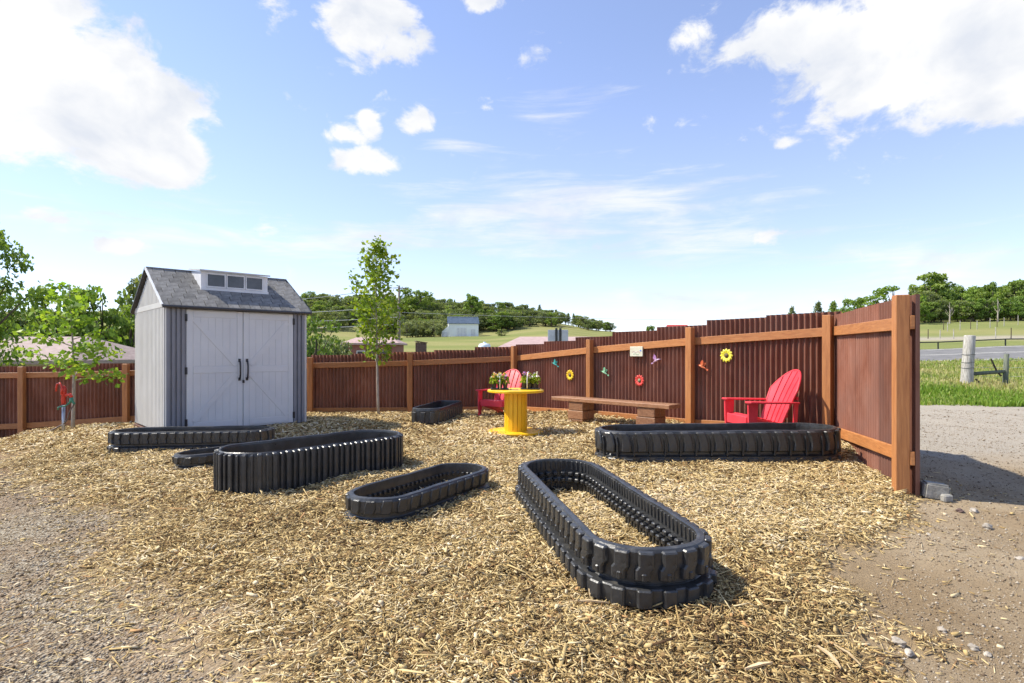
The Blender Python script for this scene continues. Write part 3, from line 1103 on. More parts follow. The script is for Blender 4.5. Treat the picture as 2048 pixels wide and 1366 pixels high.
    MB().box(((DX0 + DX1) / 2, y0 - .012, zroof + .035), (DX1 - DX0 + .02, .03, .05)).build('sill', M['white_trim'], do, bevel=.004)
    pwid = (DX1 - DX0 - .22) / 3
    for k in range(3):
        x = DX0 + .085 + (k + .5) * pwid + k * .025
        zc = zroof + .06 + (hgt - .07) / 2
        hh = hgt - .13
        fr = MB()
        fr.box((x, y0 - .008, zc + hh / 2 + .01), (pwid + .01, .02, .02)).box((x, y0 - .008, zc - hh / 2 - .01), (pwid + .01, .02, .02))
        fr.box((x - pwid / 2 + .002, y0 - .008, zc), (.016, .02, hh)).box((x + pwid / 2 - .002, y0 - .008, zc), (.016, .02, hh))
        fr.build('window_frame', M['white_trim'], do)
        MB().box((x, y0 - .003, zc), (pwid - .016, .006, hh)).build('pane', M['grey_glass'], do)


build_shed()

# ------------------------------------------------------------------ track planters
def loop_pts(Ln, Wd, n, pw, pinch=0.0):
    """superellipse-ended stadium, counter clockwise, evenly spaced"""
    r = Wd / 2
    a = Ln / 2 - r
    raw = []
    m = 60
    for k in range(m + 1):
        t = -math.pi / 2 + math.pi * k / m
        c, s = math.cos(t), math.sin(t)
        raw.append((a + r * abs(c) ** (2 / pw), r * math.copysign(abs(s) ** (2 / pw), s)))
    raw = raw + [(-x, -y) for x, y in raw]
    raw.append(raw[0])
    raw = np.array(raw)
    if pinch:
        raw[:, 1] *= 1 - pinch * np.cos(np.clip(raw[:, 0] / (a + r), -1, 1) * math.pi / 2) ** 2
    seg = np.hypot(*np.diff(raw, axis=0).T)
    cum = np.concatenate([[0], np.cumsum(seg)])
    s = np.linspace(0, cum[-1], n, endpoint=False)
    x = np.interp(s, cum, raw[:, 0])
    y = np.interp(s, cum, raw[:, 1])
    pts = np.stack([x, y], 1)
    tan = np.roll(pts, -1, 0) - np.roll(pts, 1, 0)
    tan /= np.linalg.norm(tan, axis=1)[:, None]
    nor = np.stack([tan[:, 1], -tan[:, 0]], 1)
    return pts, tan, nor, cum[-1]


def track(label, cx, cy, dx, dy, Ln, Wd, H, prof, lugs, inner=None, pw=2.0, pinch=0.0, sink=.05, tiltz=0.0, n=96, zs=1.0):
    ang = math.atan2(dy, dx)
    c, s = math.cos(ang), math.sin(ang)
    hx, hy = c * Ln * .4, s * Ln * .4
    z0, z1 = g(cx - hx, cy - hy), g(cx + hx, cy + hy)
    pitch = -math.atan2(z1 - z0 + tiltz, Ln * .8)
    zc = (z0 + z1) / 2 + .045 - sink
    root = empty('rubber_track_planter', (cx, cy, zc), 0, label, 'planter', 'planters made of old rubber tracks', rot=(0, pitch, ang))
    root.scale = (1, 1, zs)
    pts, tan, nor, per = loop_pts(Ln, Wd, n, pw, pinch)
    # body: swept closed profile (r outward, z)
    V, F = [], []
    k = len(prof)
    for i in range(n):
        wob = .0025 * math.sin(i * .35 + cx * 7) + .0015 * math.sin(i * .8 + cy)
        for (r, z) in prof:
            V.append((pts[i][0] + nor[i][0] * (r + wob * .5), pts[i][1] + nor[i][1] * (r + wob * .5), z * H + wob * (z > .5)))
    for i in range(n):
        j = (i + 1) % n
        for q in range(k):
            q2 = (q + 1) % k
            F.append((i * k + q, j * k + q, j * k + q2, i * k + q2))
    MB().add(V, F).build('band', M['rubber'], root)

    def place(name, me, count, r, z, phase=0.0, turn=0.0, every=None):
        pp, tt, nn, _ = loop_pts(Ln, Wd, count, pw, pinch)
        for i in range(count):
            x = pp[i][0] + nn[i][0] * r
            y = pp[i][1] + nn[i][1] * r
            o = link(name, me, M['rubber'], root, loc=(x, y, z), rot=(0, 0, math.atan2(nn[i][1], nn[i][0])))
    for (nm, me, spacing, r, z) in lugs:
        place(nm, me, max(8, int(round(per / spacing))), r, z)
    for (nm, me, spacing, r, z) in (inner or []):
        place(nm, me, max(8, int(round(per / spacing))), r, z)
    return root


def lugmesh(name, outline, depth, bevel=.006, back=.012):
    """outline in (along, z); lug stands out along +x by depth, sides drawn in a little at the face"""
    n = len(outline)
    cx = sum(p[0] for p in outline) / n
    cz = sum(p[1] for p in outline) / n
    V = [(-back, p[0], p[1]) for p in outline] + [(depth, cx + (p[0] - cx) * .86, cz + (p[1] - cz) * .94) for p in outline]
    F = [tuple(range(n))[::-1], tuple(range(n, 2 * n))]
    for i in range(n):
        j = (i + 1) % n
        F.append((i, j, n + j, n + i))
    me = MB().add(V, F).mesh(name, bevel=bevel)
    me.materials.append(M['rubber'])
    return me


def rect(w, z0, z1, sk=0.0):
    return [(-w / 2 - sk, z0), (w / 2 - sk, z0), (w / 2 + sk, z1), (-w / 2 + sk, z1)]


T = .022
# nearest: tall upper lugs, a recessed waist with windows, and a wide lower ring
pA = [(-.02, 0), (.048, 0), (.05, .02), (.05, .30), (.044, .325), (.004, .335), (-.004, .36), (-.004, .45), (.018, .46), (.02, .93), (.008, .985), (-.016, 1.0), (-.032, .985), (-.034, .93), (-.026, .6), (-.026, .42), (-.034, .3), (-.034, .05)]
HA = .335
lA_up = lugmesh('tread_lug', [(-.052, .145), (.036, .145), (.036, .20), (.056, .225), (.056, .326), (-.034, .326), (-.034, .24), (-.052, .215)], .026, .008)
lA_lo = lugmesh('tread_lug', rect(.085, -.005, .112), .026, .008)
lA_mid = lugmesh('tread_lug', rect(.03, .150, .20), .036, .006)
rib_in = lugmesh('inner_rib', rect(.022, .222, .318), .009, .003)
rib_lo = lugmesh('inner_rib', rect(.026, .01, .085), .012, .003)
guide = lugmesh('guide_lug', rect(.05, .160, .205), .042, .009)
guide2 = lugmesh('guide_lug', rect(.05, .095, .142), .050, .009)


def inward(me, nm):
    m2 = me.copy()
    m2.transform(Matrix.Rotation(math.pi, 4, 'Z'))
    m2.name = nm
    return m2


rib_in_i, rib_lo_i, guide_i = inward(rib_in, 'inner_rib'), inward(rib_lo, 'inner_rib'), inward(guide, 'guide_lug')
guide2_i = inward(guide2, 'guide_lug')
track('large black rubber track loop nearest the camera, open view of its ribbed inside', .605, 4.27, -.44, 2.42, 2.5, .68, HA, pA,
      [('tread_lug', lA_up, .118, .02, 0), ('tread_lug', lA_lo, .118, .048, 0), ('tread_lug', lA_mid, .118, .018, 0)],
      [('inner_rib', rib_in_i, .055, -.030, 0), ('guide_lug', guide_i, .085, -.026, 0), ('guide_lug', guide2_i, .085, -.026, 0), ('inner_rib', rib_lo_i, .055, -.032, 0)], 2.15, .05, .0, n=110, zs=.89)

pB = [(-.02, 0), (.03, 0), (.034, .03), (.034, .2), (.004, .27), (.0, .3), (.0, .42), (.022, .47), (.026, .86), (.014, .97), (-.012, 1.0), (-.028, .97), (-.03, .8), (-.03, .05)]
HB = .225
lB_up = lugmesh('tread_lug', [(-.05, .095), (.03, .095), (.05, .14), (.05, .208), (-.03, .208), (-.05, .15)], .014, .006)
lB_lo = lugmesh('tread_lug', rect(.08, -.005, .05), .02, .006)
studB = inward(lugmesh('guide_lug', rect(.028, .10, .135), .026, .005), 'guide_lug')
studB2 = inward(lugmesh('guide_lug', rect(.028, .03, .065), .026, .005), 'guide_lug')
track('small low rubber track loop in the middle of the mulch, left of the nearest one', -.80, 5.16, .82, 1.30, 1.54, .54, HB, pB,
      [('tread_lug', lB_up, .118, .022, 0), ('tread_lug', lB_lo, .118, .032, 0)],
      [('guide_lug', studB, .06, -.028, 0), ('guide_lug', studB2, .06, -.028, 0)], 2.0, 0, .03, n=90, zs=1.0)

# deep ribbed one
pC = [(-.018, 0), (.012, 0), (.012, .9), (.006, .975), (-.004, 1.0), (-.018, .985), (-.022, .93)]
HC = .43
lC_w = lugmesh('tread_bar', rect(.048, 0, .425), .036, .008)
lC_n = lugmesh('tread_bar', rect(.028, 0, .418), .030, .006)


def alternate():
    r = track('deep rubber track loop with straight upright ribs, left of centre', -2.12, 6.2, 1.42, 1.58, 2.0, .76, HC, pC, [], None, 2.0, 0, .02, n=120, tiltz=-.03, zs=.93)
    pp, tt, nn, per = loop_pts(2.0, .76, 76, 2.0)
    for i in range(76):
        me = lC_w if i % 2 == 0 else lC_n
        link('tread_bar', me, M['rubber'], r, loc=(pp[i][0] + nn[i][0] * .010, pp[i][1] + nn[i][1] * .010, 0), rot=(0, 0, math.atan2(nn[i][1], nn[i][0])))


alternate()

# left back, in front of the shed
pD = [(-.02, 0), (.03, 0), (.036, .03), (.036, .26), (.006, .31), (.0, .34), (.0, .40), (.02, .44), (.022, .9), (.012, .98), (-.01, 1.0), (-.026, .98), (-.028, .9), (-.028, .05)]
HD = .33
lD_up = lugmesh('tread_lug', [(-.045, .14), (.045, .14), (.03, .22), (.045, .25), (.045, .318), (-.045, .318), (-.045, .26), (-.03, .2)], .022, .008)
lD_lo = lugmesh('tread_lug', rect(.075, -.005, .095), .022, .008)
track('blocky rubber track loop in front of the grey shed', -4.48, 8.02, 1.0, .15, 2.06, .56, HD, pD,
      [('tread_lug', lD_up, .112, .022, 0), ('tread_lug', lD_lo, .112, .034, 0)], None, 2.0, 0, .05, n=90, zs=.86)
track('smallest rubber track loop, half hidden behind the deep ribbed one', -3.33, 7.06, .75, .58, 1.45, .44, .24, pB,
      [('tread_lug', lB_up, .14, .022, .0), ('tread_lug', lB_lo, .14, .032, 0)], None, 2.0, 0, .02, n=80, zs=.75)
# right, big angled lugs
pF = [(-.02, 0), (.036, 0), (.042, .03), (.042, .24), (.006, .28), (.0, .3), (.0, .36), (.022, .4), (.024, .92), (.012, .985), (-.01, 1.0), (-.028, .985), (-.03, .9), (-.03, .05)]
HF = .40
lF_up = lugmesh('tread_lug', [(-.085, .15), (.035, .15), (.04, .24), (.015, .34), (-.02, .388), (-.115, .388), (-.09, .33), (-.075, .25)], .034, .010)
lF_st = lugmesh('tread_lug', [(.052, .10), (.074, .10), (.078, .24), (.062, .33), (.045, .34), (.056, .24)], .026, .005)
lF_lo = lugmesh('tread_lug', rect(.125, -.005, .085), .026, .008)
track('long rubber track loop with big slanted lugs beside the end fence', 2.50, 7.02, 1.0, -.085, 2.80, .70, HF, pF,
      [('tread_lug', lF_up, .176, .022, 0), ('tread_lug', lF_st, .176, .022, 0), ('tread_lug', lF_lo, .176, .04, 0)], None, 2.0, 0, .04, n=110, zs=1.0)
# far back, smooth and squarish
pG = [(-.02, 0), (.03, 0), (.034, .03), (.034, .12), (.008, .15), (.012, .2), (.02, .85), (.012, .97), (-.006, 1.0), (-.024, .97), (-.026, .9), (-.026, .05)]
lG = lugmesh('tread_lug', rect(.10, .06, .27, .012), .012, .006)
track('smooth squarish rubber track loop near the back fence', -1.48, 11.5, .26, 2.0, 2.1, .54, .34, pG,
      [('tread_lug', lG, .17, .018, 0)], None, 2.8, 0, .05, n=80, zs=1.0)

# ------------------------------------------------------------------ chairs
def adirondack(x, y, face, label):
    th = math.atan2(face[0], -face[1])
    root = empty('adirondack_chair', (x, y, g(x, y) + .02), th, label, 'chair', 'red plastic garden chairs')
    mat = M['red_plastic']
    # seat slats, sloping down to the back
    ys = np.linspace(-.37, .13, 7)
    for k in range(6):
        yc = (ys[k] + ys[k + 1]) / 2
        zc = .375 - (yc + .37) * .27 - (0.02 if k == 0 else 0)
        MB().box((0, 0, 0), (.53, .077, .022)).build('seat_slat', mat, root, bevel=.005, loc=(0, yc, zc), rot=(R(-15) if k else R(14), 0, 0))
    MB().box((0, -.412, .29), (.55, .024, .13)).build('seat_apron', mat, root, bevel=.006)
    # back slats: fan with an arched top
    tops = [.82, .935, .975, .935, .82]
    zb = .215
    inc = math.atan2(.36, .74)
    for k in range(5):
        u = (k - 2)
        wb, wt = .092, .122
        x0, x1 = u * .099, u * .128
        n = 9
        L0, L1 = 0, tops[k] - zb
        poly = []
        N = 8
        for i in range(N + 1):
            t = i / N
            cx_ = x0 + (x1 - x0) * t
            w = wb + (wt - wb) * t
            poly.append((cx_ - w / 2, L0 + (L1 - .05 * (u > -2) - .0 * 0) * t if False else (L1 * t)))
        left, right = [], []
        for i in range(N + 1):
            t = i / N
            cx_ = x0 + (x1 - x0) * t
            w = wb + (wt - wb) * t
            # arch of the whole back: top edge follows a curve
            def topz(xx):
                return (.975 - zb) * math.sqrt(max(0.0, 1 - (xx / .335) ** 2 * .62)) if abs(xx) < .335 else 0
            left.append((cx_ - w / 2 + .007, min(t * 1.0, 1) * topz(cx_ - w / 2)))
            right.append((cx_ + w / 2 - .007, t * topz(cx_ + w / 2)))
        V, F = [], []
        for (a, b) in zip(left, right):
            for (px, pz) in (a, b):
                t = pz / .76
                yy = .10 + .36 * t + .05 * (t * t - t) * 1.6 - .03 * (1 - (px / .33) ** 2) * 0 + .05 * (px / .33) ** 2 * -1
                V.append((px, yy, zb + pz))
                V.append((px, yy + .022, zb + pz + .004))
        for i in range(N):
            a = i * 4
            F += [(a, a + 2, a + 6, a + 4), (a + 1, a + 5, a + 7, a + 3), (a, a + 4, a + 5, a + 1), (a + 2, a + 3, a + 7, a + 6)]
        F += [(0, 1, 3, 2), (N * 4, N * 4 + 2, N * 4 + 3, N * 4 + 1)]
        MB().add(V, F).build('back_slat', mat, root, bevel=.003)
    # rim that ties the slats together
    pts = []
    for i in range(25):
        a = -1.0 + 2.0 * i / 24
        px = .325 * math.sin(a * math.pi / 2) if abs(a) < 2 else 0
        pz = (.975 - zb) * math.sqrt(max(0.0, 1 - (px / .335) ** 2 * .62)) + .004
        t = pz / .76
        yy = .10 + .36 * t + .05 * (t * t - t) * 1.6 - .05 * (px / .33) ** 2 + .015
        pts.append((px, yy, zb + pz))
    lo = []
    for i in range(1, 9):
        f = 1 - i / 8
        px = .325 * (.78 + .22 * f) if True else 0
        pz = pts[-1][2] - zb
        pz = pz * f
        t = pz / .76
        yy = .10 + .36 * t + .05 * (t * t - t) * 1.6 - .05 * (px / .33) ** 2 + .015
        lo.append((px, yy, zb + pz))
    full = [(-p[0], p[1], p[2]) for p in lo[::-1]] + pts + lo
    MB().tube(full, .017, 6).build('back_rim', mat, root, smooth=True)
    for zc, yy, w in ((.36, .185, .5), (.60, .315, .58)):
        MB().box((0, yy, zc), (w, .022, .05)).build('back_batten', mat, root, bevel=.004)
    for sx in (-1, 1):
        # arm: broad board, rounded front
        poly = [(-.065, -.42), (-.03, -.455), (.035, -.455), (.075, -.42), (.075, -.1), (.05, .16), (.03, .30), (-.035, .30), (-.045, .1), (-.065, -.1)]
        V = [(sx * (.335 + p[0] * 1.0), p[1], .545 - .02 * (p[1] + .4)) for p in poly] + [(sx * (.335 + p[0]), p[1], .570 - .02 * (p[1] + .4)) for p in poly]
        n = len(poly)
        F = [tuple(range(n)), tuple(range(2 * n - 1, n - 1, -1))] + [((i + 1) % n, i, n + i, n + (i + 1) % n) for i in range(n)]
        MB().add(V, F).build('armrest', mat, root, bevel=.005)
        # front leg, tapering
        V = []
        for z, a, b in ((-.03, -.40, -.335), (.3, -.425, -.30), (.548, -.43, -.285)):
            for xx in (.315, .350):
                for yy in (a, b):
                    V.append((sx * xx, yy, z))
        F = []
        for i in range(2):
            q = i * 4
            F += [(q, q + 1, q + 5, q + 4), (q + 3, q + 2, q + 6, q + 7), (q + 1, q + 3, q + 7, q + 5), (q + 2, q, q + 4, q + 6)]
        F += [(0, 2, 3, 1), (8, 9, 11, 10)]
        MB().add(V, F).build('leg', mat, root, bevel=.005)
        # side stringer running back to the ground
        V = []
        for (yy, za, zc) in ((-.40, .24, .36), (-.1, .155, .29), (.15, .09, .235), (.40, -.03, .10), (.47, -.03, .05)):
            for xx in (.272, .302):
                V.append((sx * xx, yy, za))
                V.append((sx * xx, yy, zc))
        F = []
        for i in range(4):
            q = i * 4
            F += [(q, q + 1, q + 5, q + 4), (q + 2, q + 6, q + 7, q + 3), (q, q + 4, q + 6, q + 2), (q + 1, q + 3, q + 7, q + 5)]
        F += [(0, 2, 3, 1), (16, 17, 19, 18)]
        MB().add(V, F).build('rear_leg', mat, root, bevel=.004)
        MB().bar((sx * .318, .24, .10), (sx * .318, .27, .535), .03, .06, up=(0, 1, 0)).build('arm_support', mat, root, bevel=.004)
    return root


adirondack(3.57, 8.04, (-.995, -.10), 'red plastic adirondack chair by the angled fence, behind the long right planter')
adirondack(-.21, 12.25, (-.52, -.85), 'red plastic adirondack chair half hidden behind the yellow spool table')

# ------------------------------------------------------------------ bench
def build_bench():
    a = Vector((.87, 10.86))
    b = Vector((2.60, 9.05))
    d = (b - a).normalized()
    c = (a + b) / 2
    ang = math.atan2(d.y, d.x)
    zg = .17
    root = empty('timber_bench', (c.x, c.y, zg), ang, 'long low brown timber bench against the angled fence', 'bench')
    L = (b - a).length
    sl = -.012
    # seat planks
    for k, yy in enumerate((-.125, .0, .125)):
        MB().box((0, yy, .365), (L - .01 * k, .121, .066)).build('seat_plank', M['bench'], root, bevel=.007)
    for xx in (-.68, .80):
        for lv in range(2):
            for yy in (-.085, .085):
                MB().box((xx + .01 * lv, yy, .02 + lv * .158 + .075), (.36 - .03 * lv, .162, .152)).build('leg_block', M['bench'], root, bevel=.008)
        MB().box((xx, 0, -.06), (.34, .32, .15)).build('leg_block', M['bench'], root, bevel=.008)


build_bench()

# ------------------------------------------------------------------ spool table with flower trays
def build_spool():
    x, y = .06, 9.28
    z = g(x, y) + .035
    root = empty('spool_table', (x, y, z), R(20), 'bright yellow painted cable spool used as a table', 'table')
    MB().lathe([(.445, 0), (.455, .008), (.455, .034), (.445, .042)], (0, 0, 0), 48).build('base_disc', M['yellow'], root)
    MB().lathe([(.450, .668), (.46, .676), (.46, .70), (.45, .708)], (0, 0, 0), 48).build('table_top', M['yellow'], root)
    n = 16
    for k in range(n):
        a = 2 * math.pi * k / n
        w = 2 * math.pi * .172 / n - .004
        o = MB().box((0, 0, .355), (.022, w, .63)).build('stave', M['yellow'], root, bevel=.003)
        rr = .172 + rng.uniform(-.003, .003)
        o.location = (rr * math.cos(a), rr * math.sin(a), 0)
        o.rotation_euler = (0, 0, a)
    for k in range(4):
        a = 2 * math.pi * k / 4 + .4
        MB().lathe([(.012, .707), (.014, .714), (.006, .719)], (.12 * math.cos(a), .12 * math.sin(a), 0), 8).build('bolt', M['yellow'], root)
    return x, y, z


SPX, SPY, SPZ = build_spool()


def leaf_quads(cent, size, rg, flat=0.0, asp=.62):
    """diamond leaves with a fold: (V, F, rnd)"""
    n = len(cent)
    d = rg.normal(size=(n, 3))
    d /= np.linalg.norm(d, axis=1)[:, None]
    u = rg.normal(size=(n, 3))
    if flat:
        u[:, 2] *= (1 - flat)
        d[:, 2] *= (1 - flat)
        d /= np.linalg.norm(d, axis=1)[:, None] + 1e-9
    u -= d * (u * d).sum(1)[:, None]
    u /= np.linalg.norm(u, axis=1)[:, None] + 1e-9
    w = np.cross(d, u)
    s = (size * rg.uniform(.6, 1.3, n))[:, None]
    a = cent - d * s * .5
    b = cent + u * s * .5 * asp + w * s * .10
    c = cent + d * s * .5
    e = cent - u * s * .5 * asp + w * s * .10
    V = np.stack([a, b, c, e], 1).reshape(-1, 3)
    F = np.arange(4 * n).reshape(n, 4)
    return V, F


def leafobj(name, cent, size, mat, parent, rnd, rg, flat=0.0, asp=.62):
    V, F = leaf_quads(cent, size, rg, flat, asp)
    me = fastmesh(name, V, F, {'rnd': np.repeat(rnd, 4)})
    return link(name, me, mat, parent)


def flower_tray(dx, dy, rot, label, seed, handles):
    rg = np.random.default_rng(seed)
    root = empty('flower_tray', (SPX + dx, SPY + dy, SPZ + .709), rot, label, 'flowers', 'trays of bedding flowers on the spool table')
    MB().box((0, 0, .012), (.29, .19, .022)).build('tray', M['pot'], root, bevel=.004)
    cents, rn, fl, frn = [], [], [], []
    for i in range(3):
        for j in range(2):
            px, py = (i - 1) * .092, (j - .5) * .088
            MB().lathe([(.028, .02), (.040, .095), (.042, .10), (.036, .10)], (px, py, 0), 10).build('pot', M['pot'], root)
            n = 60
            th = rg.uniform(0, 6.28, n)
            rr = rg.uniform(0, .072, n)
            zz = .10 + rg.uniform(0, .17, n) * (1 - rr / .14)
            cents.append(np.stack([px + rr * np.cos(th), py + rr * np.sin(th), zz], 1))
            m = 7
            th = rg.uniform(0, 6.28, m)
            rr = rg.uniform(0, .05, m)
            fl.append(np.stack([px + rr * np.cos(th), py + rr * np.sin(th), .19 + rg.uniform(0, .085, m)], 1))
            frn.append(np.full(m, rg.uniform(0, 1)))
    c = np.concatenate(cents)
    leafobj('foliage', c, np.full(len(c), .052), M['leaf_young'], root, rg.uniform(0, 1, len(c)), rg)
    f = np.concatenate(fl)
    f = np.repeat(f, 3, 0) + rg.normal(0, .007, (len(f) * 3, 3))
    leafobj('blooms', f, np.full(len(f), .042), M['petal'], root, np.repeat(np.concatenate(frn), 3), rg, asp=.9)
    for (hx, h) in handles:
        pts = [(hx, -.098, .02), (hx, -.10, .12)] + [(hx, -.10 * math.cos(a), .12 + h * math.sin(a)) for a in np.linspace(.3, math.pi - .3, 9)] + [(hx, .10, .12), (hx, .098, .02)]
        MB().tube(pts, .008, 6).build('handle', M['white_plastic'], root, smooth=True)


flower_tray(-.262, -.03, R(4), 'left tray of potted flowers in front of the red chair', 5, [(.0, .11)])
flower_tray(.238, .02, R(-14), 'right tray of potted flowers with a white arched handle', 6, [(-.03, .165)])

# ------------------------------------------------------------------ ornaments on the angled fence
FD = Vector((P[4][0] - P[1][0], P[4][1] - P[1][1], 0)).normalized()
FN = Vector((-FD.y, FD.x, 0))
FN = FN if FN.y < 0 else -FN
FROT = math.atan2(FN.x, -FN.y)


def on_fence(px, py, off):
    u = (px - 1024) / FPX
    a = Vector((P[1][0], P[1][1], 0)) + FN * off
    t = (a.x - u * a.y) / (u * FD.y - FD.x)
    p = a + FD * t
    p.z = EYE - (py - HZ) / FPX * p.y
    return p


def petals(n, r0, r1, w, cup):
    mb = MB()
    for k in range(n):
        a = 2 * math.pi * k / n
        c, s = math.cos(a), math.sin(a)

        def pt(r, t, y):
            return (r * c - t * s, y, r * s + t * c)
        rm = r0 + (r1 - r0) * .6
        V = [pt(r0, -w * .3, 0), pt(r0, w * .3, 0), pt(rm, w * .5, -cup), pt(r1, w * .12, -cup * .4), pt(r1, -w * .12, -cup * .4), pt(rm, -w * .5, -cup), pt(rm, 0, -cup * 1.6)]
        V2 = [(v[0], v[1] + .004, v[2]) for v in V]
        F = [(0, 1, 6), (1, 2, 6), (2, 3, 6), (3, 4, 6), (4, 5, 6), (5, 0, 6)]
        F2 = [tuple(7 + i for i in f[::-1]) for f in F]
        side = [(i, (i + 1) % 6, 7 + (i + 1) % 6, 7 + i) for i in range(6)]
        mb.add(V + V2, F + F2 + side)
    return mb


def metal_flower(px, py, r, mat, eye, label):
    p = on_fence(px, py, -.082)
    root = empty('metal_flower', p, FROT, label, 'ornament', 'metal ornaments on the fence')
    petals(12, r * .3, r, r * .42, .010).build('petals', mat, root)
    b = petals(12, r * .3, r * .86, r * .36, .006).mesh('petals')
    b.transform(Matrix.Rotation(math.pi / 12, 4, 'Y') @ Matrix.Translation((0, .009, 0)))
    link('petals', b, mat, root)
    e = MB().lathe([(.001, .022), (r * .2, .018), (r * .33, .006), (r * .35, -.004)], (0, 0, 0), 16).mesh('flower_centre', smooth=True)
    e.transform(Matrix.Rotation(R(90), 4, 'X'))
    link('flower_centre', e, eye, root, loc=(0, -.004, 0))
    MB().tube([(0, .008, 0), (0, .022, 0)], .012, 6).build('wall_hook', M['black_iron'], root)


def metal_flyer(px, py, s, mat, label, flip=1, body=None, tilt=0.0):
    p = on_fence(px, py, -.052)
    root = empty('metal_bird', p, 0, label, 'ornament', 'metal ornaments on the fence', rot=(0, tilt, FROT))
    # body with beak, seen from the side
    pts = [(-.95 * s * flip, -.015, .25 * s), (-.55 * s * flip, -.018, .2 * s), (-.35 * s * flip, -.02, .16 * s), (0, -.02, 0), (.4 * s * flip, -.018, -.18 * s), (.75 * s * flip, -.015, -.38 * s)]
    MB().tube(pts, [.012 * s, .05 * s, .14 * s, .18 * s, .11 * s, .03 * s], 8).build('body', body or mat, root, smooth=True)
    for (ang, ln, yy) in ((1.25, 1.0, -.035), (.65, .85, -.012)):
        c, sn = math.cos(ang) * flip, math.sin(ang)
        prof = [(0, .10), (.35, .26), (.75, .24), (1.0, .05), (.8, -.16), (.4, -.18), (0, -.08)]
        poly = [(c * t * ln * s - sn * flip * v * s * 1.0, sn * t * ln * s + c * flip * v * s * 1.0) for t, v in prof]
        mb = MB().prism(poly, .004)
        mb.v = [(v[0], v[1] + yy - .25 * abs(v[2]) * .35, v[2]) for v in mb.v]
        mb.build('wing', mat, root)
    poly = [(.62 * s * flip, -.30 * s), (1.05 * s * flip, -.38 * s), (.98 * s * flip, -.52 * s), (.85 * s * flip, -.62 * s), (.6 * s * flip, -.42 * s)]
    mb = MB().prism(poly, .004)
    mb.v = [(v[0], v[1] - .014, v[2]) for v in mb.v]
    mb.build('tail', mat, root)
    MB().tube([(0, -.01, 0), (0, .045, 0)], .006, 6).build('wall_hook', M['black_iron'], root)


metal_flower(1140, 750, .115, M['petal_yellow'], M['flower_eye'], 'golden yellow metal sunflower on the fence above the bench end')
metal_flower(1279, 761, .110, M['petal_red'], M['olive_eye'], 'red metal flower on the fence below the cream plaque')
metal_flower(1453, 711, .112, M['petal_lemon'], M['flower_eye'], 'lemon yellow metal sunflower on the fence near the red chair')
metal_flyer(1111, 728, .115, M['teal'], 'teal metal hummingbird on the fence, leftmost ornament', 1)
metal_flyer(1210, 745, .115, M['mint'], 'mint green metal hummingbird right of the fence post', 1)
metal_flyer(1314, 721, .115, M['mauve'], 'mauve and pink metal hummingbird right of the cream plaque', -1)
metal_flyer(1405, 733, .115, M['coral'], 'coral red metal hummingbird below left of lemon sunflower', 1)


def plaque():
    p = on_fence(1273, 703, -.040)
    root = empty('garden_plaque', p, FROT, 'small square cream plaque hung on the fence rail', 'plaque')
    MB().box((0, .0, 0), (.30, .022, .185)).build('plate', M['plaque'], root, bevel=.006)
    V = []
    mb = MB()
    for k in range(9):
        x = -.09 + k * .022
        mb.box((x, -.0125, -.012 + .012 * math.sin(k * 1.3)), (.019, .003, .008))
    mb.build('ornament_line', M['plaque_red'], root)
    mb = MB()
    for k in range(8):
        a = k * .8
        mb.prism([(-.06 + k * .016 - .011, -.05 + .008 * math.sin(a)), (-.06 + k * .016, -.042 + .008 * math.sin(a)), (-.06 + k * .016 + .011, -.05 + .008 * math.sin(a)), (-.06 + k * .016, -.058 + .008 * math.sin(a))], .003)
    mb.v = [(v[0], v[1] - .0125, v[2]) for v in mb.v]
    mb.build('painted_leaves', M['plaque_green'], root)
    mb = MB()
    mb.prism([(.085, .02), (.10, .034), (.116, .03), (.126, .012), (.112, .0), (.094, .004)], .003)
    mb.v = [(v[0], v[1] - .0125, v[2]) for v in mb.v]
    mb.build('painted_bird', M['plaque_blue'], root)
    MB().box((-.13, -.0, -.086), (.001, .001, .001))


plaque()

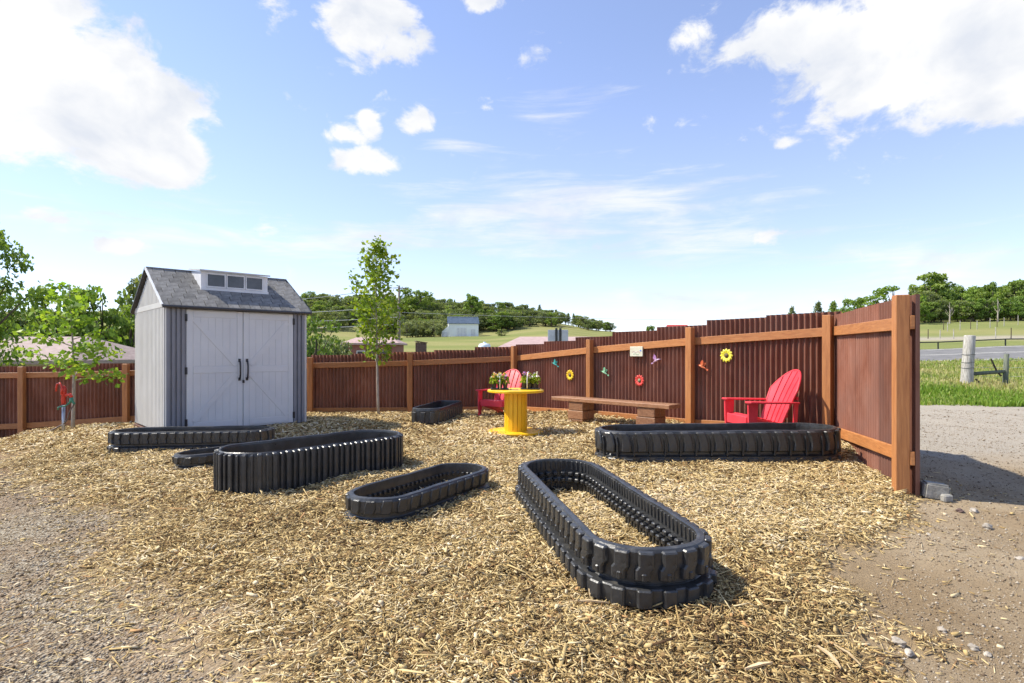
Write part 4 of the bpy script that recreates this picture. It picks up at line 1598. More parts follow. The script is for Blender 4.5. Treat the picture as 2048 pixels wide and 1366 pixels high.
# ------------------------------------------------------------------ yard hydrant and hose
def hydrant():
    x, y = -8.12, 10.3
    z = g(x, y)
    root = empty('yard_hydrant', (x, y, z), R(0), 'red topped yard hydrant on a galvanised pipe beside the young maple', 'hydrant')
    MB().tube([(0, 0, -.2), (0, 0, .54)], .026, 12).build('pipe', M['galv'], root, smooth=True)
    hd = MB().lathe([(.03, .52), (.036, .53), (.036, .6), (.04, .62), (.034, .68), (.046, .71), (.05, .80), (.04, .84), (.018, .86)], (0, 0, 0), 14).build('head', M['hyd_red'], root, smooth=True)
    MB().tube([(.02, 0, .68), (.08, -.02, .70), (.14, -.03, .705), (.165, -.035, .68), (.17, -.035, .65)], [.03, .026, .026, .026, .028], 10).build('spout', M['hyd_red'], root, smooth=True)
    MB().tube([(0, -.05, .72), (.02, -.052, .79), (.0, -.05, .87), (-.03, -.045, .91), (-.085, -.03, .90), (-.115, -.02, .83), (-.12, -.02, .76)], [.018, .018, .018, .018, .016, .016, .014], 8).build('lever', M['hyd_red'], root, smooth=True)
    MB().tube([(.17, -.035, .655), (.17, -.035, .60), (.175, -.035, .57)], [.026, .034, .03], 8).tube([(.175, -.035, .60), (.12, -.04, .54)], .02, 8).tube([(.175, -.035, .60), (.225, -.04, .53)], .02, 8).build('valve', M['green_brass'], root, smooth=True)
    pts = [(.12, -.04, .54), (.08, -.06, .50), (0, -.075, .49), (-.05, -.06, .47), (-.06, -.05, .43)]
    MB().tube(pts, .014, 8).build('short_hose', M['green_brass'], root, smooth=True)
    hp = [(.225, -.04, .53), (.16, -.06, .40), (.08, -.04, .22), (-.1, .02, .12), (-.3, 0, .03)]
    W_ = [Vector((x + p[0], y + p[1], z + p[2])) for p in hp]
    for (xx, yy) in ((-8.8, 10.2), (-9.2, 10.0), (-9.9, 9.8), (-10.8, 9.7), (-11.9, 9.8)):
        W_.append(Vector((xx, yy, g(xx, yy) + .045)))
    # smooth path
    path = []
    for i in range(len(W_) - 1):
        p0, p1, p2, p3 = W_[max(i - 1, 0)], W_[i], W_[i + 1], W_[min(i + 2, len(W_) - 1)]
        for t in np.linspace(0, 1, 6, endpoint=False):
            path.append(.5 * ((2 * p1) + (-p0 + p2) * t + (2 * p0 - 5 * p1 + 4 * p2 - p3) * t * t + (-p0 + 3 * p1 - 3 * p2 + p3) * t ** 3))
    h = MB().tube(path, .013, 6).build('garden_hose', M['hose'], None, smooth=True)
    tag(h, 'thin grey brown hose running from the hydrant to the left', 'hose')


hydrant()

# ------------------------------------------------------------------ trees
def limb_tree(trunk_pts, trunk_r, branches, name_mat, root):
    mb = MB()
    mb.tube(trunk_pts, trunk_r, 8)
    for pts, r in branches:
        mb.tube(pts, r, 5)
    return mb.build('trunk', name_mat, root, smooth=True)


def young_tree(name, x, y, H, label, seed, clear, spread, nb, leaf, nleaf, mat, bark, up, lean=0.0, droop=0.0, taper_top=1.0, r0=.03):
    rg = np.random.default_rng(seed)
    root = empty(name, (x, y, g(x, y)), 0, label, 'tree')
    tp = []
    for i in range(9):
        t = i / 8
        tp.append((lean * t * (1 - t) * 2 + .03 * math.sin(t * 5) * t, .02 * math.sin(t * 4 + 1), -.1 + (H + .1) * t))
    tr = [r0 * (1 - .9 * i / 8) for i in range(9)]
    br, cents, wts = [], [], []
    for k in range(nb):
        t = clear + (1 - clear) * ((k + rg.uniform(0, .9)) / nb) * .96
        i = t * 8
        b0 = Vector(tp[int(i)]).lerp(Vector(tp[min(int(i) + 1, 8)]), i - int(i))
        a = k * 2.4 + rg.uniform(-.4, .4)
        f = (t - clear) / (1 - clear)
        prof = spread(f)
        ln = prof * rg.uniform(.75, 1.15)
        el = up * rg.uniform(.7, 1.25)
        d = Vector((math.cos(a) * math.cos(el), math.sin(a) * math.cos(el), math.sin(el)))
        pts = []
        n = 5
        for q in range(n + 1):
            s = q / n
            p = b0 + d * ln * s + Vector((0, 0, droop * ln * s * s)) + Vector(rg.normal(0, .02, 3)) * s
            pts.append(p)
        rr = max(.004, r0 * .38 * (1 - f * .6))
        br.append((pts, [rr * (1 - .85 * q / n) for q in range(n + 1)]))
        m = int(nleaf / nb * (.4 + ln / (spread(.35) + 1e-6)))
        for _ in range(m):
            s = rg.uniform(.15, 1.05) ** .8
            q = min(int(s * n), n - 1)
            p = pts[q].lerp(pts[q + 1], min(s * n - q, 1.1))
            cents.append(np.array(p) + rg.normal(0, .055 + .05 * ln, 3) * np.array([1, 1, .75]))
    limb_tree(tp, tr, br, bark, root)
    c = np.array(cents)
    rnd = np.clip(rg.normal(.5, .24, len(c)), 0, 1)
    leafobj('crown', c, np.full(len(c), leaf), mat, root, rnd, rg, flat=.25, asp=.75)
    return root


young_tree('maple_sapling', -8.22, 10.62, 2.75, 'young maple with broad light green leaves at the left, by the hydrant', 21, .34,
           lambda f: .95 * (1 - .62 * f) * min(1, .75 + f * 2), 18, .115, 760, M['leaf_maple'], M['bark'], .30, lean=.05, droop=-.05, r0=.034)
young_tree('slender_sapling', -2.92, 12.45, 3.92, 'tall slender sapling with yellow green leaves before the back fence', 22, .29,
           lambda f: (.66 * math.sin(math.pi * min(1, .25 + f * .78)) ** .9 + .08), 38, .10, 1750, M['leaf_young'], M['bark'], .85, lean=-.10, droop=.12, r0=.032)


def crown_proto(name, seed, kind):
    """unit tree: height 1, width about 1; returns (trunk mesh, crown mesh)"""
    rg = np.random.default_rng(seed)
    cents, rnd, sizes = [], [], []
    br = []
    if kind == 'pine':
        for k in range(46):
            f = k / 46
            z = .12 + .86 * f
            rad = .40 * (1 - f) ** .75 * rg.uniform(.6, 1.1) + .02
            a = k * 2.4 + rg.uniform(-.5, .5)
            for s in np.linspace(.25, 1, 5):
                n = 7
                p = np.array([math.cos(a) * rad * s, math.sin(a) * rad * s, z - .05 * s])
                cents.append(p + rg.normal(0, .028, (n, 3)))
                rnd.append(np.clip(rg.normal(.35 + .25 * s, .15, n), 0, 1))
                sizes.append(np.full(n, .05))
        trunk = MB().tube([(0, 0, -.05), (0, 0, .5), (0, 0, .97)], [.03, .02, .004], 6)
    else:
        lob = {'round': 52, 'tall': 48, 'scrub': 40, 'airy': 115}[kind]
        for k in range(lob):
            if kind == 'tall':
                z = rg.uniform(.22, .93)
                rmax = .34 * math.sin(math.pi * min(1, (z - .1) / .9)) ** .6
            elif kind == 'scrub':
                z = rg.uniform(.15, .82)
                rmax = .42 * math.sqrt(max(.05, 1 - ((z - .4) / .5) ** 2))
            elif kind == 'airy':
                z = rg.uniform(.2, .95)
                rmax = .44 * math.sin(math.pi * min(1, z * .95)) ** .7
            else:
                z = rg.uniform(.2, .88)
                rmax = .42 * math.sqrt(max(.06, 1 - ((z - .52) / .46) ** 2))
            a = rg.uniform(0, 6.28)
            r = rmax * math.sqrt(rg.uniform(.1, 1))
            c = np.array([r * math.cos(a), r * math.sin(a), z])
            n = {'airy': 60}.get(kind, 46)
            sp = {'airy': .055, 'tall': .06, 'scrub': .085}.get(kind, .075)
            q = rg.normal(0, 1, (n, 3))
            q /= np.linalg.norm(q, axis=1)[:, None]
            q *= (rg.uniform(.3, 1, n) ** .5)[:, None] * sp * 1.5
            q[:, 2] *= .7
            cents.append(c + q)
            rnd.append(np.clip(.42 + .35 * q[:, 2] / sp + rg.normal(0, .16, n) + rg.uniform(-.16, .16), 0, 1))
            sizes.append(np.full(n, {'airy': .026}.get(kind, .056)))
            if k % 2 == 0:
                br.append(([(0, 0, max(.08, z * .45)), (c[0] * .5, c[1] * .5, z * .72), tuple(c)], [.013, .008, .003]))
        trunk = MB().tube([(0, 0, -.06), (.008, 0, .25), (-.006, .005, .55), (0, 0, .8)], [.034, .026, .016, .005], 7)
        for pts, r in br:
            trunk.tube(pts, r, 4, cap=False)
    c = np.concatenate(cents)
    V, F = leaf_quads(c, np.concatenate(sizes), rg, 0, .8)
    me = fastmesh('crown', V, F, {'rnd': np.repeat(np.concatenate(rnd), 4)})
    return trunk.mesh('trunk', smooth=True), me


PROTO = {}
for kd in ('round', 'tall', 'scrub', 'pine', 'airy'):
    PROTO[kd] = [crown_proto(kd, 100 + i * 7 + len(kd), kd) for i in range(3)]
CMAT = {}


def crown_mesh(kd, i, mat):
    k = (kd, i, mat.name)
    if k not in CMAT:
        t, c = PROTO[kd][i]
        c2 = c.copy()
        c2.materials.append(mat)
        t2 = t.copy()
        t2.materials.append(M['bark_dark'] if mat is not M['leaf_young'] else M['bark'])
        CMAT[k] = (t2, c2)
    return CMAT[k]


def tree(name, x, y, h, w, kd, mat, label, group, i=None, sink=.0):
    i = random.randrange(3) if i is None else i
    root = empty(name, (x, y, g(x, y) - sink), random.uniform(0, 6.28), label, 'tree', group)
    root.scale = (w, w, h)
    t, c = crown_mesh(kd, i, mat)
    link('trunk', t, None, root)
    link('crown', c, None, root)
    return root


def px_tree(name, px, ytop, Y, wpx, kd, mat, label, group=None, i=None):
    x = (px - 1024) / FPX * Y
    zt = EYE + (HZ - ytop) / FPX * Y
    h = zt - g(x, Y)
    tree(name, x, Y, h, wpx / FPX * Y, kd, mat, label, group, i)


# individual trees
px_tree('airy_tree', -80, 428, 19, 310, 'airy', M['leaf_bright'], 'tall airy tree cut off by the left edge of the photo', None, 0)
px_tree('airy_tree', -40, 560, 44, 200, 'airy', M['leaf_bright'], 'lower yellow green tree at the far left edge above the tan roof', None, 1)
px_tree('leafy_tree', 128, 560, 42, 150, 'round', M['leaf_bright'], 'dark rounded tree behind the maple sapling', None, 0)
px_tree('leafy_tree', 205, 560, 43, 125, 'round', M['leaf_mid'], 'taller green tree between the maple sapling and the shed', None, 1)
px_tree('leafy_tree', 262, 590, 44, 120, 'round', M['leaf_bright'], 'bushy green tree just left of the shed wall', None, 2)
px_tree('leafy_tree', 300, 540, 60, 120, 'round', M['leaf_dark'], 'dark treetop showing behind the shed roof ridge', None, 0)
px_tree('leafy_tree', 60, 600, 46, 130, 'round', M['leaf_dark'], 'dark low tree beyond the tan roof at left', None, 2)
px_tree('leafy_bush', 632, 610, 26, 130, 'scrub', M['leaf_mid'], 'big green bush just right of the shed behind the fence', None, 1)
px_tree('leafy_bush', 668, 655, 30, 90, 'scrub', M['leaf_grey'], 'lower grey green bush left of the brick building', None, 2)
px_tree('cottonwood_tree', 832, 571, 235, 78, 'round', M['leaf_mid'], 'large leafy tree on the hilltop right of the utility pole', None, 2)
px_tree('cottonwood_tree', 944, 583, 228, 54, 'tall', M['leaf_bright'], 'bright green upright tree above the white barn', None, 0)
px_tree('leafy_bush', 1003, 656, 178, 28, 'scrub', M['leaf_grey'], 'small round bush on the meadow right of the white barn', None, 0)
px_tree('cottonwood_tree', 1788, 565, 112, 112, 'round', M['leaf_bright'], 'round leafy tree rising directly above the end of the fence', None, 1)
px_tree('cottonwood_tree', 1862, 544, 128, 110, 'tall', M['leaf_mid'], 'tallest tree just right of the fence end', None, 1)
px_tree('leafy_tree', 1710, 591, 125, 62, 'round', M['leaf_bright'], 'round tree peeping over the fence left of the end post', None, 0)
px_tree('pine_tree', 1584, 612, 170, 46, 'pine', M['leaf_dark'], 'small lone pine tip peeping over the fence top', None, 0)
px_tree('pine_tree', 1636, 602, 170, 56, 'pine', M['leaf_dark'], 'taller pine tip peeping over the fence top', None, 1)
px_tree('pine_tree', 1667, 601, 165, 60, 'pine', M['leaf_mid'], 'pine peeping over the fence beside the rounded tree', None, 2)
px_tree('leafy_tree', 1300, 648, 150, 26, 'round', M['leaf_mid'], 'small treetop peeping over the middle of the angled fence', None, 0)
px_tree('leafy_tree', 1680, 612, 150, 40, 'scrub', M['leaf_mid'], 'low treetop filling the gap between pine and round tree', None, 0)

# hillside woods, tree by tree
rs = np.random.default_rng(5)
cnt = 0
tries = 0
while cnt < 285 and tries < 6000:
    tries += 1
    px = rs.uniform(560, 1225)
    Y = rs.uniform(200, 275)
    edge = np.interp(px, [560, 800, 950, 1020, 1100, 1225], [203, 206, 208, 212, 228, 238])
    if Y < edge:
        continue
    x = (px - 1024) / FPX * Y
    near_edge = Y < edge + 14
    kd = 'scrub' if (near_edge or rs.random() < .55) else ('pine' if rs.random() < .18 else 'round')
    h = rs.uniform(5.0, 8.0) if kd != 'pine' else rs.uniform(6, 8.5)
    if px > 1080:
        h *= np.interp(px, [1080, 1225], [.95, .62])
    w = h * (rs.uniform(.95, 1.35) if kd != 'pine' else rs.uniform(.7, .95))
    mt = M['leaf_dark'] if rs.random() < .5 else (M['leaf_grey'] if rs.random() < .45 else M['leaf_mid'])
    tone = 'dark green' if mt is M['leaf_dark'] else ('grey green' if mt is M['leaf_grey'] else 'mid green')
    size = 'taller' if h > (6.6 if px < 1080 else 5.0) else 'lower'
    row = 'at the foot of' if near_edge else ('near the crest of' if Y > edge + 42 else 'midway up')
    where = ('left of the sapling' if px < 690 else 'behind the sapling' if px < 800 else 'between pole and barn' if px < 885 else
             'behind the barn' if px < 965 else 'right of the barn' if px < 1060 else 'at the ridge end')
    lab = '%s %s %s %s the hill, %s' % (size, tone, {'scrub': 'scrub oak', 'pine': 'pine', 'round': 'tree'}[kd], row, where)
    tree({'scrub': 'scrub_oak', 'pine': 'pine_tree', 'round': 'leafy_tree'}[kd], x, Y, h, w, kd, mt, lab, lab)
    cnt += 1
# grey-green thicket left of the barn
for k in range(15):
    px = 808 + k * 5.6 + rs.uniform(-2, 2)
    Y = rs.uniform(186, 204)
    h = rs.uniform(5.0, 6.8)
    tree('scrub_oak', (px - 1024) / FPX * Y, Y, h, h * rs.uniform(.9, 1.2), 'scrub', M['leaf_grey'], 'grey green bush in the thicket left of the white barn, %s' % ('nearest the barn' if k > 9 else 'in its middle' if k > 4 else 'nearest the utility pole'), 'thicket left of the barn')
# wooded slope at the right
for k in range(125):
    px = rs.uniform(1838, 2075)
    Y = 112 + 50 * rs.uniform(0, 1) ** 1.3
    kd = rs.choice(['round', 'tall', 'scrub', 'pine'], p=[.42, .28, .22, .08])
    if Y < 122:
        kd = 'scrub' if rs.random() < .7 else 'round'
    h = rs.uniform(5.5, 8.8) * np.interp(px, [1838, 2130], [.9, 1.0])
    if Y < 122:
        h *= .62
    w = h * {'round': .9, 'tall': .75, 'scrub': 1.1, 'pine': .8}[kd]
    mt = M['leaf_bright'] if rs.random() < .5 else (M['leaf_mid'] if rs.random() < .75 else M['leaf_dark'])
    tone = 'bright green' if mt is M['leaf_bright'] else ('mid green' if mt is M['leaf_mid'] else 'dark')
    row = 'front edge' if Y < 122 else ('middle' if Y < 142 else 'back')
    where = ('next to the fence end' if px < 1900 else 'above the corner post' if px < 1975 else 'at the photo edge')
    lab = '%s %s in the %s of the right wood, %s' % (tone, {'scrub': 'bush', 'pine': 'pine', 'round': 'rounded tree', 'tall': 'upright tree'}[kd], row, where)
    tree({'scrub': 'leafy_bush', 'pine': 'pine_tree', 'round': 'leafy_tree', 'tall': 'cottonwood_tree'}[kd], (px - 1024) / FPX * Y, Y, h, w, kd, mt, lab, lab)


def bare_tree(px, ytop, Y, label, seed):
    rg = np.random.default_rng(seed)
    x = (px - 1024) / FPX * Y
    z0 = g(x, Y)
    h = EYE + (HZ - ytop) / FPX * Y - z0
    mb = MB()
    mb.tube([(0, 0, -.2), (.1, 0, h * .5), (0, 0, h)], [.16, .10, .03], 6)
    for k in range(9):
        t = rg.uniform(.25, .85)
        a = rg.uniform(0, 6.28)
        l = h * .3 * (1.1 - t)
        p = Vector((.05, 0, h * t))
        mb.tube([p, p + Vector((math.cos(a) * l * .5, math.sin(a) * l * .5, l * .6)), p + Vector((math.cos(a) * l * .8, math.sin(a) * l * .8, l * 1.3))], [.06, .04, .015], 4)
    root = empty('dead_tree', (x, Y, z0), 0, label, 'tree')
    mb.build('trunk', M['bark'], root)


bare_tree(1899, 605, 108, 'pale bare dead tree before the wood at the right', 1)
bare_tree(1995, 597, 109, 'pale bare dead tree nearest the right photo edge', 2)
bare_tree(1690, 590, 140, 'bare dead tree standing above the fence top', 3)

# ------------------------------------------------------------------ buildings beyond the fence
def P3(px, py, Y):
    return Vector(((px - 1024) / FPX * Y, Y, EYE - (py - HZ) / FPX * Y))


def house(name, label, x0, x1, y0, y1, ze, zr, hip, roofm, wallm, over=.35, windows=(), rot=0.0):
    cx, cy = (x0 + x1) / 2, (y0 + y1) / 2
    zb = min(g(x0, y0), g(x1, y0), g(x0, y1), g(x1, y1)) - .3
    root = empty(name, (cx, cy, zb), rot, label, 'house')
    w, d = (x1 - x0) / 2, (y1 - y0) / 2
    H = ze - zb
    MB().box((0, 0, H / 2), (2 * w, 2 * d, H)).build('wall', wallm, root)
    e = over
    ro = MB()
    r = zr - zb
    hl, hr = hip
    V = [(-w - e, -d - e, H), (w + e, -d - e, H), (w + e, d + e, H), (-w - e, d + e, H), (-w - e + hl, 0, r), (w + e - hr, 0, r)]
    V += [(v[0], v[1], v[2] - .18) for v in V[:4]]
    F = [(0, 1, 5, 4), (2, 3, 4, 5), (1, 2, 5), (3, 0, 4), (6, 7, 1, 0), (7, 8, 2, 1), (8, 9, 3, 2), (9, 6, 0, 3), (9, 8, 7, 6)]
    rf = ro.add(V, F).build('roof', roofm, root)
    for (wx, wz, ww, wh) in windows:
        fr = MB().box((wx, -d - .02, wz), (ww + .16, .06, wh + .16)).build('window', M['white_trim'], root)
        MB().box((wx, -d - .045, wz), (ww, .03, wh)).build('pane', M['dark_glass'], fr)
    MB().box((0, -d + .05 - .09, H * .38), (.95, .06, H * .76)).build('door', M['hay'], root)
    return root


house('bungalow', 'long low bungalow with grey tan roof behind the left fence', -34, -21.2, 27, 35, 1.05, 2.3, (.4, 2.4), M['roof_tan'], M['stucco'], .5, [(-3, 1.0, 1.4, .8), (3, 1.0, 1.4, .8)])
bgw = house('brick_outbuilding', 'small red brick building with pale pink roof behind the slender sapling', -17.0, -11.8, 58, 62, 2.45, 3.1, (1.0, 1.2), M['roof_pink'], M['brick'], .35, [(-1, 1.7, .7, .7), (1.2, 1.7, .7, .7)])
house('hip_roof_house', 'house with a wide pink grey hip roof just above the middle of the fence', -.55, 7.5, 36, 43, 1.72, 2.55, (1.6, 2.2), M['roof_pink'], M['stucco'], .5, [(-2, 1.0, 1.2, .9), (2, 1.0, 1.2, .9)])
for m_ in ((1356, 651, 95),):
    p = P3(*m_)
    house('red_roofed_barn', 'small red roof showing above the angled fence', p.x - 1.6, p.x + 1.6, 94, 97, p.z - .9, p.z + .15, (.1, .1), M['red_roof'], M['red_roof'], .2)


def barn():
    Y = 190
    a, b = P3(897, 672, Y), P3(957, 672, Y)
    x0, x1 = a.x, b.x
    zb = min(g(x0, Y), g(x1, Y)) - .4
    root = empty('white_barn', ((x0 + x1) / 2, Y, zb), R(8), 'faded white barn with blue grey roof on the hillside meadow', 'barn')
    w = (x1 - x0) / 2
    H = 4.9
    d = 4.2
    r = H + 2.1
    MB().box((0, d, H / 2), (2 * w, 2 * d, H)).build('wall', M['barn_white'], root)
    for sx in (-1, 1):
        MB().add([(sx * (w - .02), 0, H), (sx * (w - .02), 2 * d, H), (sx * (w - .02), d, r), (sx * (w - .3), 0, H), (sx * (w - .3), 2 * d, H), (sx * (w - .3), d, r)],
                 [(0, 1, 2), (5, 4, 3), (0, 3, 4, 1), (1, 4, 5, 2), (2, 5, 3, 0)]).build('gable_wall', M['barn_white'], root)
    rf = MB()
    for s in (0, 1):
        e = -.4 if s == 0 else 2 * d + .4
        ze = H - .2
        V = [(-w - .3, e, ze), (w + .3, e, ze), (w + .3, d, r + .15), (-w - .3, d, r + .15)]
        V += [(v[0], v[1], v[2] + .12) for v in V]
        rf.add(V, [(3, 2, 1, 0), (4, 5, 6, 7), (0, 1, 5, 4), (1, 2, 6, 5), (3, 7, 6, 2), (0, 4, 7, 3)])
    rfo = rf.build('roof', M['barn_roof'], root)
    MB().bar((-w - .3, d, r + .3), (w + .3, d, r + .3), .5, .12).build('ridge_cap', M['white_trim'], rfo)
    # lean-to on the left
    V = [(-w - 2.2, .5, 0), (-w, .5, 0), (-w, .5, 4.0), (-w - 2.2, .5, 2.1), (-w - 2.2, 2 * d - .5, 0), (-w, 2 * d - .5, 0), (-w, 2 * d - .5, 4.0), (-w - 2.2, 2 * d - .5, 2.1)]
    MB().add(V, [(0, 1, 2, 3), (7, 6, 5, 4), (3, 2, 6, 7), (0, 3, 7, 4), (0, 4, 5, 1), (1, 5, 6, 2)]).build('lean_to', M['barn_white'], root)
    for (x, z, ww, hh) in ((-.6, 1.7, 3.2, 3.2), (3.2, 1.6, 1.4, 2.6)):
        MB().box((x, -.06, z), (ww, .1, hh)).build('door', M['white_trim'], root)
        for k in range(3):
            MB().box((x - ww / 2 + ww * (k + .5) / 3, -.13, z), (.12, .05, hh)).build('door_batten', M['sign_grey'], root)
    MB().box((-w - 1.1, .42, 1.0), (1.2, .1, 1.8)).build('door', M['sign_grey'], root)


barn()


def utility_pole():
    Y = 72
    x = (798 - 1024) / FPX * Y
    zb = g(x, Y)
    zt = EYE + (HZ - 571) / FPX * Y
    root = empty('utility_pole', (x, Y, zb), R(15), 'wooden utility pole standing right of the slender sapling', 'pole')
    MB().tube([(0, 0, -.5), (0, 0, zt - zb)], [.21, .14], 10).build('shaft', M['pole'], root, smooth=True)
    arm = MB().box((.45, -.15, zt - zb - .35), (1.2, .1, .12)).build('cross_arm', M['pole'], root)
    for k in (-.05, .4, .95):
        MB().lathe([(.05, 0), (.06, .08), (.03, .16)], (k, -.15, zt - zb - .29), 8).build('insulator', M['sign_grey'], arm)
    for i, (dz, end_z, ex) in enumerate(((-.2, 609, 590), (-2.6, 618, 570), (-4.0, 628, 560), (-4.9, 640, 540))):
        a = Vector((x, Y, zt + dz))
        b = P3(ex - 330, end_z + 12, Y - 12)
        pts = [a.lerp(b, t) - Vector((0, 0, 1.1 * 4 * t * (1 - t) * .4)) for t in np.linspace(0, 1, 14)]
        o = MB().tube(pts, .038, 5).build('power_line', M['wire'], None)
        tag(o, ['top cable running left from the utility pole', 'second cable below the top one, left of the utility pole', 'third cable down left of the utility pole', 'lowest cable running left from the utility pole'][i], 'cable', 'overhead cables')
    b = P3(1500, 640, Y + 60)
    pts = [Vector((x, Y, zt - 3.4)).lerp(b, t) - Vector((0, 0, 1.3 * t * (1 - t))) for t in np.linspace(0, 1, 16)]
    tag(MB().tube(pts, .022, 5).build('power_line', M['wire'], None), 'single thin cable running right from the utility pole across the meadow', 'cable', 'overhead cables')


utility_pole()


def road_sign():
    Y = 24
    p = P3(1116, 668, Y)
    zb = g(p.x, Y)
    root = empty('road_sign', (p.x, Y, zb), R(-6), 'back of a bare grey sign on dark posts above the fence', 'sign')
    MB().box((0, .06, p.z - zb - .06), (.86, .02, .48)).build('panel', M['sign_grey'], root, bevel=.006)
    for xx, ln in ((-.07, .08), (.10, -.03)):
        MB().bar((xx + ln * .2, 0, -.2), (xx, 0, p.z - zb + .25), .10, .10, up=(0, 1, 0)).build('post', M['dark_metal'], root, bevel=.008)


road_sign()


def little_things_behind():
    p = P3(969, 690, 30)
    zb = g(p.x, 30)
    root = empty('water_tank', (p.x, 30, zb), 0, 'pale blue white tank top showing beside the pink hip roof', 'tank')
    MB().lathe([(.30, 0), (.32, .05), (.32, p.z - zb - .05), (.28, p.z - zb + .05), (.1, p.z - zb + .09)], (0, 0, 0), 20).build('tank_body', M['tank'], root, smooth=True)
    MB().lathe([(.08, 0), (.08, .06), (.06, .08)], (0, 0, p.z - zb + .08), 12).build('lid', M['tank'], root)
    p = P3(842, 694, 32)
    zb = g(p.x, 32)
    h = p.z - zb + .26
    root = empty('board_hutch', (p.x, 32, zb), R(20), 'dark brown board hutch behind the back fence right of the sapling', 'hutch')
    for k in range(4):
        MB().box((-.21 + k * .14, -.2, h / 2 - .02 * (k % 2)), (.13, .03, h)).build('board', M['hay'], root)
        MB().box((-.21 + k * .14, .2, h / 2 - .02 * (k % 2)), (.13, .03, h)).build('board', M['hay'], root)
    MB().box((0, 0, h + .02), (.64, .5, .04), Matrix.Rotation(R(8), 3, 'Y')).build('roof', M['hay'], root)


little_things_behind()

# ------------------------------------------------------------------ right-hand field: brace post, rails, posts
def brace():
    Y = 19.0
    b = P3(1932, 783, Y)
    t = P3(1942, 671, Y)
    zb = g(b.x, Y)
    root = empty('corner_brace_fence', (b.x, Y, zb), 0, 'thick weathered corner post with a greenish rail to a second post', 'fence')
    lean = Vector((t.x - b.x, .05, t.z - b.z))
    pts = [Vector((0, 0, -.2)) + lean * 0, lean * .02, lean * .3, lean * .65, lean * .98, lean]
    MB().tube(pts, [.20, .19, .175, .17, .165, .155], 14).build('corner_post', M['old_wood'], root, smooth=True)
    for f in (.42, .52, .66):
        c = lean * f
        MB().tube([c + Vector((.183 * math.cos(a), .183 * math.sin(a), .01 * math.sin(3 * a))) for a in np.linspace(0, 6.28, 17)], .006, 4).build('wire_band', M['dark_metal'], root)
    x2 = P3(2016, 770, Y).x - b.x
    z2t = P3(2018, 708, Y).z - zb
    MB().tube([(x2 - .03, .1, -.2), (x2, .1, .4), (x2 + .04, .1, z2t)], [.085, .08, .07], 10).build('second_post', M['green_wood'], root, smooth=True)
    MB().tube([(.2, .02, P3(0, 748, Y).z - zb), (x2, .1, P3(0, 743, Y).z - zb)], [.065, .06], 10).build('brace_rail', M['green_wood'], root, smooth=True)
    MB().tube([(.24, -.1, P3(0, 758, Y).z - zb), (.62, -.14, P3(0, 779, Y).z - zb)], [.03, .025], 6).build('stick', M['dark_wood'], root)
    MB().tube([(.92, .1, P3(0, 718, Y).z - zb), (1.1, .06, P3(0, 745, Y).z - zb), (1.2, .02, P3(0, 752, Y).z - zb)], [.028, .03, .03], 6).build('stick', M['dark_wood'], root)
    for zz in (.25, .5, .8, 1.05):
        MB().tube([(.15, .05, zz), (x2, .12, zz), (x2 + 5, .5, zz)], .004, 4).build('fence_wire', M['wire'], root)


brace()


def low_rail():
    y = 49.0
    xs = [28.0 + 2.9 * k for k in range(9)]
    root = empty('pipe_rail', (xs[0], y, g(xs[0], y)), 0, 'low black pipe rail along the far side of the road', 'fence')
    base = root.location
    for k, x in enumerate(xs):
        z = g(x, y)
        MB().tube([(x - base.x, 0, z - .2 - base.z), (x - base.x, 0, z + .62 - base.z)], .055, 8).build('post', M['dark_metal'], root)
        if k:
            x0 = xs[k - 1]
            MB().tube([(x0 - base.x, 0, g(x0, y) + .6 - base.z), (x - base.x, 0, z + .6 - base.z)], .05, 8).build('rail', M['dark_metal'], root)


low_rail()
for k, (px, Y, h) in enumerate([(1887, 92, 1.5), (1895, 88, 1.4), (1920, 90, 1.5), (1941, 92, 1.5), (1954, 91, 1.4), (1980, 94, 1.6), (1994, 96, 1.5), (2008, 97, 1.5), (2036, 100, 1.7), (1856, 72, 1.2), (1880, 72, 1.1), (1991, 66, 1.4), (2022, 66, 1.3), (1907, 70, 1.2)]):
    x = (px - 1024) / FPX * Y
    o = MB().tube([(0, 0, -.2), (.02, 0, h * .6), (.03, .01, h)], [.055, .05, .045], 7).build('field_post', M['old_wood'] if k % 3 else M['dark_wood'], None, loc=(x, Y, g(x, Y)))
    tag(o, 'thin wooden post standing in the meadow below the right wood', 'post', 'posts across the right hand meadow')

